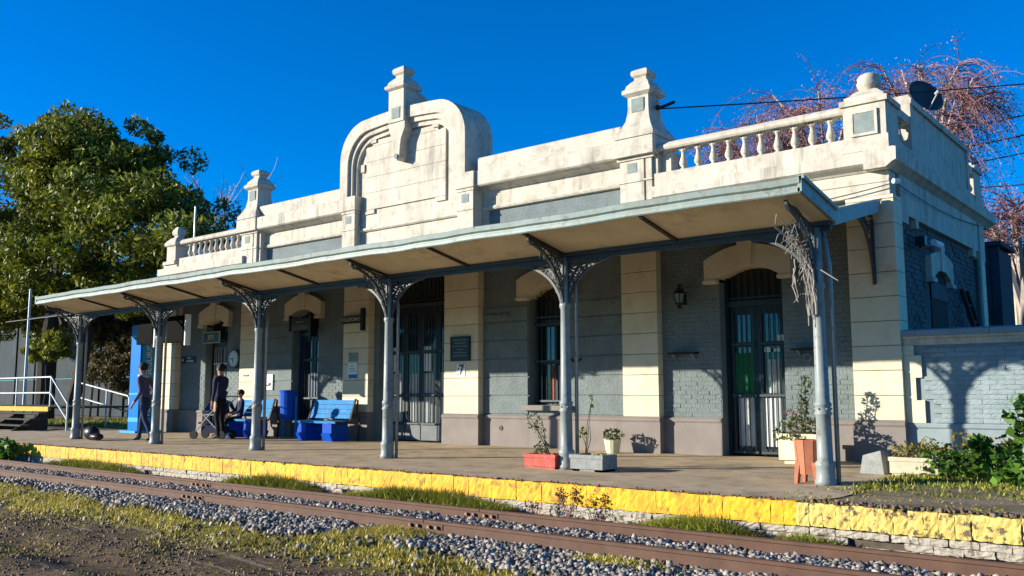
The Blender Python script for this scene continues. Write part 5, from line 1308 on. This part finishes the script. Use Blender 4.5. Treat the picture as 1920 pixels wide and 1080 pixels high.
# bare trees
def weeping(name, label, base, top, limbs, spread, twigs, droop, buds, m, seed, group=None, budm='blossom', tw=.015, budsize=.07):
    rd = random.Random(seed); t = thing(name, label, 'tree', base, 0, group); q = MB(); Q = MB(); bp = []
    bx, by, bz = base
    q.tube([(bx, by, 0), (bx + .2, by, top * .35), (bx + .1, by, top * .62)], .26, 8, .14)
    for i in range(limbs):
        a = 2 * PI * i / limbs + rd.uniform(-.3, .3); h0 = top * rd.uniform(.42, .64); L = spread * rd.uniform(.55, 1.0); ht = top * rd.uniform(.80, 1.0)
        p0 = Vector((bx + .1, by, h0)); p3 = Vector((bx + L * math.cos(a), by + L * math.sin(a), ht - .25 * L * rd.random()))
        p1 = p0.lerp(p3, .35) + Vector((0, 0, .5)); p2 = p0.lerp(p3, .7) + Vector((0, 0, .55))
        pts = [p0, p1, p2, p3]; q.tube(pts, .10, 5, .025)
        for k in range(twigs):
            s = rd.uniform(.25, 1.0); j = min(2, int(s * 3)); b = pts[j].lerp(pts[j + 1], s * 3 - j)
            d = Vector((math.cos(a + rd.uniform(-1.3, 1.3)), math.sin(a + rd.uniform(-1.3, 1.3)), rd.uniform(.1, .9))); p_ = b.copy(); line = [p_.copy()]
            n_ = rd.randint(5, 9); st = rd.uniform(.16, .30)
            for z in range(n_):
                d.z -= droop * rd.uniform(.5, 1.5); d.x += rd.uniform(-.2, .2); d.y += rd.uniform(-.2, .2); d.normalize(); p_ = p_ + d * st; line.append(p_.copy())
                bp.append((p_.x, p_.y, p_.z))
                if rd.random() < .55:
                    e = p_ + Vector((rd.uniform(-1, 1), rd.uniform(-1, 1), rd.uniform(-1.0 * (droop > .1) - .2, .5))) * rd.uniform(.15, .40); Q.tube([p_, e], tw * .5, 3, tw * .2, False)
                    bp.append((e.x, e.y, e.z))
            Q.tube(line, tw, 3, tw * .35, False)
    part('trunk', q, 'palebranch', t); part('crown', Q, m, t)
    if buds:
        P_ = np.array(bp); P_ = np.repeat(P_, buds, 0) + rng.normal(0, .10, (len(P_) * buds, 3)); V, F = leaves_np(P_, budsize, .4, 1.8); part('buds', np_mesh('buds', V, F, budm), budm, t)
    return t
weeping('weeping_tree', 'tall bare weeping tree with pink buds behind the right end of the roof', (-7.05, 14.5, 0), 11.6, 13, 1.6, 40, .30, 2, 'twig', 17)
weeping('weeping_tree', 'broad bare pink budded tree behind the right balustrade', (-10.3, 15, 0), 11.6, 12, 2.2, 36, .22, 3, 'twig', 8)
weeping('weeping_tree', 'lower bare pink budded tree farther left behind the tall right finial', (-12.6, 15.5, 0), 11.0, 12, 2.0, 34, .22, 3, 'twig', 9)
weeping('weeping_tree', 'orange tinged small bare tree beyond the rear corner of the station', (-4.35, 11.5, 0), 6.3, 11, 1.5, 26, .12, 2, 'twig', 12)
weeping('bare_tree', 'thin leafless tree against the sky left of the left roof finial', (-44.5, 15, 0), 13.6, 9, 2.2, 16, -.05, 0, 'palebranch', 4, tw=.028)
t = thing('evergreen_shrub', 'dark evergreen shrub with sunlit trunk beyond the boundary wall at the right edge', 'shrub', (-4.3, 12, 0))
q = MB(); q.tube([(-4.45, 12, 0), (-4.5, 12, 4.2)], .09, 7, .05); part('trunk', q, 'paleconcrete', t)
lobes([(-4.6, 13.5, 2.9, 1.3, .9, 1.6), (-3.4, 13.5, 3.2, 1.2, .9, 1.3)], 200, 60, .35, .16, 'treeleaf', 'crown', t)
t = thing('outhouse', 'narrow dark boarded outhouse beyond the rear corner of the station', 'shed', (-4.5, 8, 0))
for i in range(6):
    q = MB(); q.box(-5.2 + i * .19, -5.02 + i * .19, 8.0, 8.1, 0, 4.25); part('board', q, 'shed', t)
q = MB(); q.box(-5.2, -4.08, 8.1, 9.4, 0, 4.2); q.box(-5.3, -4.0, 7.9, 9.5, 4.26, 4.36); part('carcass', q, 'shed', t)
# leaning ladder, lamp and dish
t = thing('wooden_ladder', 'dark wooden ladder leaning against the shaded side wall beyond the coping', 'ladder', (-3.6, 4.5, 0))
q = MB()
for dy in (0, .42): q.tube([(-3.45, 4.95 + dy * .7, 0), (-3.93, 3.75 + dy, 2.9)], .05, 4)
part('stile', q, 'woodframe', t); q = MB()
for i in range(9):
    s = (i + .7) / 9.6; q.tube([(lerp(-3.45, -3.93, s), lerp(4.95, 3.75, s), 2.9 * s), (lerp(-3.45, -3.93, s), lerp(4.95 + .29, 3.75 + .42, s), 2.9 * s)], .028, 4)
part('rung', q, 'woodframe', t)
t = thing('wall_lamp', 'dark arm with a small white lamp on the shaded side wall', 'lamp', (-3.9, 1.9, 3.4))
q = MB(); q.tube([(-4.0, 1.9, 3.50), (-3.85, 1.5, 3.42), (-3.85, .9, 3.32)], .03, 5); q.box(-3.95, -3.80, .98, 1.12, 3.36, 3.50); part('arm', q, 'black', t)
q = MB(); q.tube([(-3.9, 1.9, 3.52), (-3.9, 2.3, 3.52)], .06, 8); part('lamp_head', q, 'paper', t)
t = thing('satellite_dish', 'dark grey satellite dish standing behind the shaded side parapet', 'dish', (-4.55, 4.4, 4.6))
q = MB(); q.lathe([(.02, 0), (.12, .012), (.25, .04), (.37, .10), (.375, .09), (.25, .025), (.02, -.02)], 0, 0, 20)
nrm = Vector((.75, -.55, .38)).normalized(); rot = nrm.to_track_quat('Z', 'Y').to_matrix(); cdish = Vector((-4.55, 4.4, 6.78))
q.v = [tuple(cdish + rot @ Vector(v)) for v in q.v]; part('reflector', q, 'dish', t, smooth=True)
q = MB(); e = cdish + rot @ Vector((0, -.16, .42)); q.tube([cdish + rot @ Vector((0, -.29, .06)), e], .016, 5); q.tube([e, e - nrm * .1], .035, 8); part('feed_arm', q, 'steel', t)
q = MB(); q.tube([(-4.6, 4.45, 4.6), (-4.6, 4.45, 6.5), tuple(cdish - nrm * .04)], .03, 6); part('mast', q, 'steel', t)
# cables
def cable(label, a, b, sag, r=.012, name='overhead_cable'):
    a = Vector(a); b = Vector(b); q = MB(); q.tube([a.lerp(b, i / 16) - Vector((0, 0, sag * 4 * (i / 16) * (1 - i / 16))) for i in range(17)], r, 4)
    return tag(part(name, q, 'wire', None), label, 'cable')
cable('dark overhead cable running right from the tall right finial across the sky', (-8.05, .1, 6.22), (2.0, 11.9, 8.32), .10, .014)
q = MB(); q.sphere((-8.02, .1, 6.24), .05, 8, 5); q.tube([(-8.0, .1, 6.22), (-7.80, .33, 6.36)], .03, 6); tag(part('cable_insulator', q, 'wire', None), 'black cable insulator on the side of the tall right finial', 'insulator')
for lab, z in (('highest of the thin cables crossing the sky at the right edge', 9.0), ('second of the thin cables crossing the sky at the right edge', 8.42), ('third of the thin cables crossing the sky at the right edge', 7.9)):
    cable(lab, (-7.6, 14.2, z - .35), (1.5, 16.5, z + .95), .1, .022)
cable('lowest thin cable level with the side cornice at the right edge', (-7.2, 13.5, 6.9), (2.5, 15.0, 6.7), .1, .022)
cable('thin cable looped under the cornice from the corner to the canopy gutter', (-3.96, -.12, 4.16), (-5.6, -.12, 4.0), .02, .010)
cable('thin pale cable strung along the shaded side wall below the cornice', (-3.90, -.05, 4.18), (-3.93, 5.8, 4.36), .10, .008)
q = MB(); q.tube([(-3.92, -.1, 4.20), (-3.86, -.02, 4.20)], .04, 8); tag(part('cable_insulator', q, 'paper', None), 'small white insulator at the front corner of the building', 'insulator')

# ------------------------------------------------------------------ people
def person(label, loc, rotz, J, edges, mats, hair=True, face=(0, -1, 0), scarf=False):
    """J: joint -> ((x,y,z), radius); edges: (a, b, material index); one continuous skinned body"""
    t = thing('person', label, 'person', loc, rotz)
    names = list(J); ix = {n_: i for i, n_ in enumerate(names)}
    me = bpy.data.meshes.new('body'); me.from_pydata([J[n_][0] for n_ in names], [(ix[a], ix[b]) for a, b, _ in edges], [])
    o = bpy.data.objects.new('body', me); COL.objects.link(o)
    md = o.modifiers.new('skin', 'SKIN'); md.use_smooth_shade = True; md.branch_smoothing = .4
    sub = o.modifiers.new('sub', 'SUBSURF'); sub.levels = 2; sub.render_levels = 2
    for i, n_ in enumerate(names):
        sv = me.skin_vertices[0].data[i]; r_ = J[n_][1]; sv.radius = (r_, r_) if not isinstance(r_, tuple) else r_; sv.use_root = (n_ == 'pelvis')
    dg = bpy.context.evaluated_depsgraph_get(); m2 = bpy.data.meshes.new_from_object(o.evaluated_get(dg))
    bpy.data.objects.remove(o)
    m2.materials.clear()
    for m in mats: m2.materials.append(M[m])
    E_ = [(Vector(J[a][0]), Vector(J[b][0]), k) for a, b, k in edges]
    for p_ in m2.polygons:
        c = p_.center; best = 9; bk = 0
        for a, b, k in E_:
            d = b - a; s = max(0, min(1, (c - a).dot(d) / max(1e-9, d.length_squared))); dist = (c - a - d * s).length
            if dist < best: best = dist; bk = k
        p_.material_index = bk; p_.use_smooth = True
    m2.name = 'body'; obj('body', m2, t, (0, 0, 0), 0, True)
    hd = Vector(J['head'][0]); F_ = Vector(face).normalized(); side = F_.cross(Vector((0, 0, 1)))
    q = MB(); q.sphere(hd - F_ * .018 + Vector((0, 0, .035)), .105, 12, 8, (1, 1.05, 1.0))
    q.f = [fc for fc in q.f if not all(((Vector(q.v[i]) - hd).dot(F_) > .045 and q.v[i][2] < hd.z + .075) or q.v[i][2] < hd.z - .055 for i in fc)]
    part('hair', q, 'hair', t, local=True, smooth=True)
    q = MB(); q.sphere(hd + F_ * .098 + Vector((0, 0, -.012)), .016, 6, 4, (1, 1, 1.5))
    for s in (-1, 1): q.sphere(hd + side * s * .088 + Vector((0, 0, -.01)), .022, 6, 4, (.7, 1, 1.4))
    part('face_features', q, 'skin', t, local=True)
    q = MB()
    for s in (-1, 1): q.sphere(hd + F_ * .082 + side * s * .033 + Vector((0, 0, .012)), .010, 6, 4)
    q.sphere(hd + F_ * .088 + Vector((0, 0, -.055)), .014, 6, 4, (1.5, 1.5, .4)); part('eyes_and_mouth', q, 'hair', t, local=True)
    return t
def fingers(J, E, wrist, hand, pre, mi, curl=(0, 0, -1)):
    w = Vector(J[wrist][0]); h = Vector(J[hand][0]); d = (h - w).normalized(); c = Vector(curl); s = d.cross(Vector((0, 1, .2))).normalized()
    for i in range(4):
        o_ = s * (-.027 + .018 * i); L = (.075, .085, .08, .06)[i]
        J[f'{pre}f{i}a'] = (tuple(h + o_ + d * .03), .009); J[f'{pre}f{i}b'] = (tuple(h + o_ * 1.1 + d * (.03 + L * .5) + c * .008), .0085); J[f'{pre}f{i}c'] = (tuple(h + o_ * 1.1 + d * (.03 + L * .85) + c * .03), .007)
        E += [(hand, f'{pre}f{i}a', mi), (f'{pre}f{i}a', f'{pre}f{i}b', mi), (f'{pre}f{i}b', f'{pre}f{i}c', mi)]
    J[pre + 't1'] = (tuple(h - d * .01 - s * .045), .010); J[pre + 't2'] = (tuple(h + d * .035 - s * .055), .008); E += [(hand, pre + 't1', mi), (pre + 't1', pre + 't2', mi)]
def standing(legs, arms, lean=(0, 0), top=0, mats=None, headoff=(0, -.02)):
    lx, ly = lean
    J = {'pelvis': ((0, 0, .95), (.15, .105)), 'belly': ((lx * .3, ly * .3, 1.10), (.145, .105)), 'chest': ((lx * .7, ly * .7, 1.30), (.165, .115)), 'collar': ((lx, ly, 1.44), (.10, .085)), 'neck': ((lx * 1.05, ly * 1.05 + headoff[1] * .5, 1.51), .052), 'head0': ((lx * 1.1 + headoff[0], ly * 1.1 + headoff[1], 1.57), .068), 'head': ((lx * 1.1 + headoff[0], ly * 1.1 + headoff[1], 1.645), (.082, .09)), 'head2': ((lx * 1.1 + headoff[0], ly * 1.1 + headoff[1], 1.705), (.062, .07))}
    E = [('pelvis', 'belly', 0), ('belly', 'chest', 0), ('chest', 'collar', 0), ('collar', 'neck', 2), ('neck', 'head0', 2), ('head0', 'head', 2), ('head', 'head2', 2)]
    for s, nm in ((-1, 'l'), (1, 'r')):
        (kx, ky, kz), (fx, fy, fz) = legs[nm]
        J[nm + 'hip'] = ((s * .09, 0, .88), .095); J[nm + 'thigh'] = ((s * .09 + (kx - s * .09) * .5, ky * .5, (.88 + kz) / 2), .085); J[nm + 'knee'] = ((kx, ky, kz), .060); J[nm + 'calf'] = ((kx + (fx - kx) * .4, ky + (fy - ky) * .4 + .015, kz + (fz - kz) * .4), .058); J[nm + 'ank'] = ((fx, fy, fz), .042); J[nm + 'toe'] = ((fx, fy - .15, .045), .040); J[nm + 'heel'] = ((fx, fy + .04, .045), .04)
        E += [('pelvis', nm + 'hip', 1), (nm + 'hip', nm + 'thigh', 1), (nm + 'thigh', nm + 'knee', 1), (nm + 'knee', nm + 'calf', 1), (nm + 'calf', nm + 'ank', 1), (nm + 'ank', nm + 'toe', 3), (nm + 'ank', nm + 'heel', 3)]
        (ex, ey, ez), (wx, wy, wz), (hx, hy, hz) = arms[nm]
        J[nm + 'sh'] = ((lx * .9 + s * .19, ly * .9, 1.40), .068); J[nm + 'el'] = ((ex, ey, ez), .050); J[nm + 'wr'] = ((wx, wy, wz), .034); J[nm + 'ha'] = ((hx, hy, hz), (.036, .022))
        E += [('collar', nm + 'sh', 0), (nm + 'sh', nm + 'el', 0), (nm + 'el', nm + 'wr', 0), (nm + 'wr', nm + 'ha', 2)]
        fingers(J, E, nm + 'wr', nm + 'ha', nm, 2)
    return J, E
# standing at the second column, mid step, seen from behind and side
J, E = standing({'l': ((-.12, -.16, .50), (-.13, -.22, .08)), 'r': ((.10, .06, .50), (.12, .26, .09))}, {'l': ((-.27, .04, 1.14), (-.29, -.14, .94), (-.29, -.20, .88)), 'r': ((.27, .06, 1.12), (.26, -.10, .90), (.25, -.15, .83))}, (.0, -.08))
person('person in dark jacket and jeans with pale scarf mid step before the blue totem', (-19.42, -3.30, 0), R(-62), J, E, ['jacket', 'jeans', 'skin', 'shoe'])
q = MB(); q.ring((0, 0, 0), .085, .045, 'xy', 14, 7); q.sphere((0, -.07, -.06), .07, 8, 6, (1.1, .6, 1.2))
bpy_person = bpy.data.objects['person']; part('scarf', q, 'hood', bpy_person, (0, -.08, 1.47), local=True, smooth=True)
# standing man in navy, profile to the left, hand at the chin
J, E = standing({'l': ((-.09, -.03, .50), (-.10, .02, .08)), 'r': ((.09, -.01, .50), (.10, .05, .08))}, {'l': ((-.27, -.10, 1.16), (-.12, -.28, 1.32), (-.07, -.24, 1.44)), 'r': ((.27, .06, 1.13), (.26, .00, .90), (.25, -.02, .81))}, (0, .0))
pm = person('person with short dark hair in navy jumper and black trousers in profile by the pushchair', (-18.85, -1.75, 0), R(-75), J, E, ['navy', 'blacktrouser', 'skin', 'shoe'])
def seated(arms, lean=(0, .0)):
    lx, ly = lean
    J = {'pelvis': ((0, 0, .56), (.155, .12)), 'belly': ((lx * .3, ly * .3, .72), (.145, .115)), 'chest': ((lx * .7, ly * .7, .92), (.16, .115)), 'collar': ((lx, ly, 1.06), (.10, .08)), 'neck': ((lx, ly - .01, 1.13), .05), 'head0': ((lx, ly - .03, 1.19), .066), 'head': ((lx, ly - .03, 1.265), (.08, .088)), 'head2': ((lx, ly - .03, 1.325), (.06, .068))}
    E = [('pelvis', 'belly', 0), ('belly', 'chest', 0), ('chest', 'collar', 0), ('collar', 'neck', 2), ('neck', 'head0', 2), ('head0', 'head', 2), ('head', 'head2', 2)]
    for s, nm in ((-1, 'l'), (1, 'r')):
        J[nm + 'hip'] = ((s * .09, -.04, .54), .09); J[nm + 'knee'] = ((s * .12, -.44, .52), .066); J[nm + 'calf'] = ((s * .12, -.45, .34), .058); J[nm + 'ank'] = ((s * .12, -.42, .09), .042); J[nm + 'toe'] = ((s * .13, -.57, .045), .04)
        E += [('pelvis', nm + 'hip', 1), (nm + 'hip', nm + 'knee', 1), (nm + 'knee', nm + 'calf', 1), (nm + 'calf', nm + 'ank', 1), (nm + 'ank', nm + 'toe', 3)]
        (ex, ey, ez), (wx, wy, wz), (hx, hy, hz) = arms[nm]
        J[nm + 'sh'] = ((lx * .9 + s * .18, ly * .9, 1.03), .066); J[nm + 'el'] = ((ex, ey, ez), .048); J[nm + 'wr'] = ((wx, wy, wz), .034); J[nm + 'ha'] = ((hx, hy, hz), (.036, .022))
        E += [('collar', nm + 'sh', 0), (nm + 'sh', nm + 'el', 0), (nm + 'el', nm + 'wr', 0), (nm + 'wr', nm + 'ha', 2)]
        fingers(J, E, nm + 'wr', nm + 'ha', nm, 2)
    return J, E
AR = {'l': ((-.27, -.06, .78), (-.14, -.28, .66), (-.10, -.34, .65)), 'r': ((.27, -.06, .78), (.14, -.28, .66), (.10, -.34, .65))}
J, E = seated(AR, (0, .02)); sa = person('seated person with dark hair at left end of the bench behind the third column', (-19.55, -.72, 0), R(-20), J, E, ['navy', 'blacktrouser', 'skin', 'shoe'])
sa.scale = (.84, .84, .84)
J, E = seated(AR, (-.06, -.1)); sb = person('seated person in black leaning forward on the bench behind the standing person', (-19.98, -.80, -.02), R(25), J, E, ['blacktrouser', 'khaki', 'skin', 'shoe'])
sb.scale = (.84, .84, .84)
# pushchair
t = thing('pushchair', 'dark blue folding pushchair parked in front of the standing person', 'pushchair', (-19.28, -1.62, 0), R(-65))
q = MB()
for s in (-.24, .24):
    q.tube([(s, -.38, .12), (s, -.05, .50), (s, .42, .98), (s, .50, 1.0)], .016, 6); q.tube([(s, .36, .12), (s, -.12, .55)], .016, 6); q.tube([(s, .05, .58), (s, -.28, .55)], .014, 6)
q.tube([(-.24, .50, 1.0), (.24, .50, 1.0)], .016, 6); q.tube([(-.24, .36, .12), (.24, .36, .12)], .014, 6); part('frame', q, 'steel', t, local=True)
q = MB(); q.add([(-.2, -.30, .40), (.2, -.30, .40), (.2, .06, .36), (-.2, .06, .36), (-.2, .24, .78), (.2, .24, .78), (-.2, -.30, .36), (.2, -.30, .36), (.2, .08, .32), (-.2, .08, .32), (-.2, .28, .77), (.2, .28, .77)],
                [(0, 1, 2, 3), (3, 2, 5, 4), (6, 9, 8, 7), (9, 10, 11, 8), (0, 6, 7, 1), (4, 5, 11, 10), (0, 3, 9, 6), (1, 7, 8, 2), (3, 4, 10, 9), (2, 8, 11, 5)]); part('seat', q, 'navy', t, local=True)
q = MB(); vs = []; fs = []
for i in range(9):
    a = PI * .10 + PI * .62 * i / 8
    for s in (-.23, -.12, .12, .23): vs.append((s, .18 - .34 * math.cos(a) * (1 if abs(s) < .2 else .96), .56 + .36 * math.sin(a) * (1 if abs(s) < .2 else .93)))
for i in range(8):
    for k in range(3): fs.append((i * 4 + k, i * 4 + k + 1, i * 4 + k + 5, i * 4 + k + 4))
q.add(vs, fs); part('hood', q, 'deepblue', t, local=True)
q = MB(); q.box(-.22, .22, -.2, .3, .14, .30); part('basket', q, 'navy', t, local=True)
for s in (-.24, .24):
    for y_ in (-.38, .36):
        q = MB(); q.tube([(s - .025, y_, .10), (s + .025, y_, .10)], .10, 14); part('wheel', q, 'rubber', t, local=True)
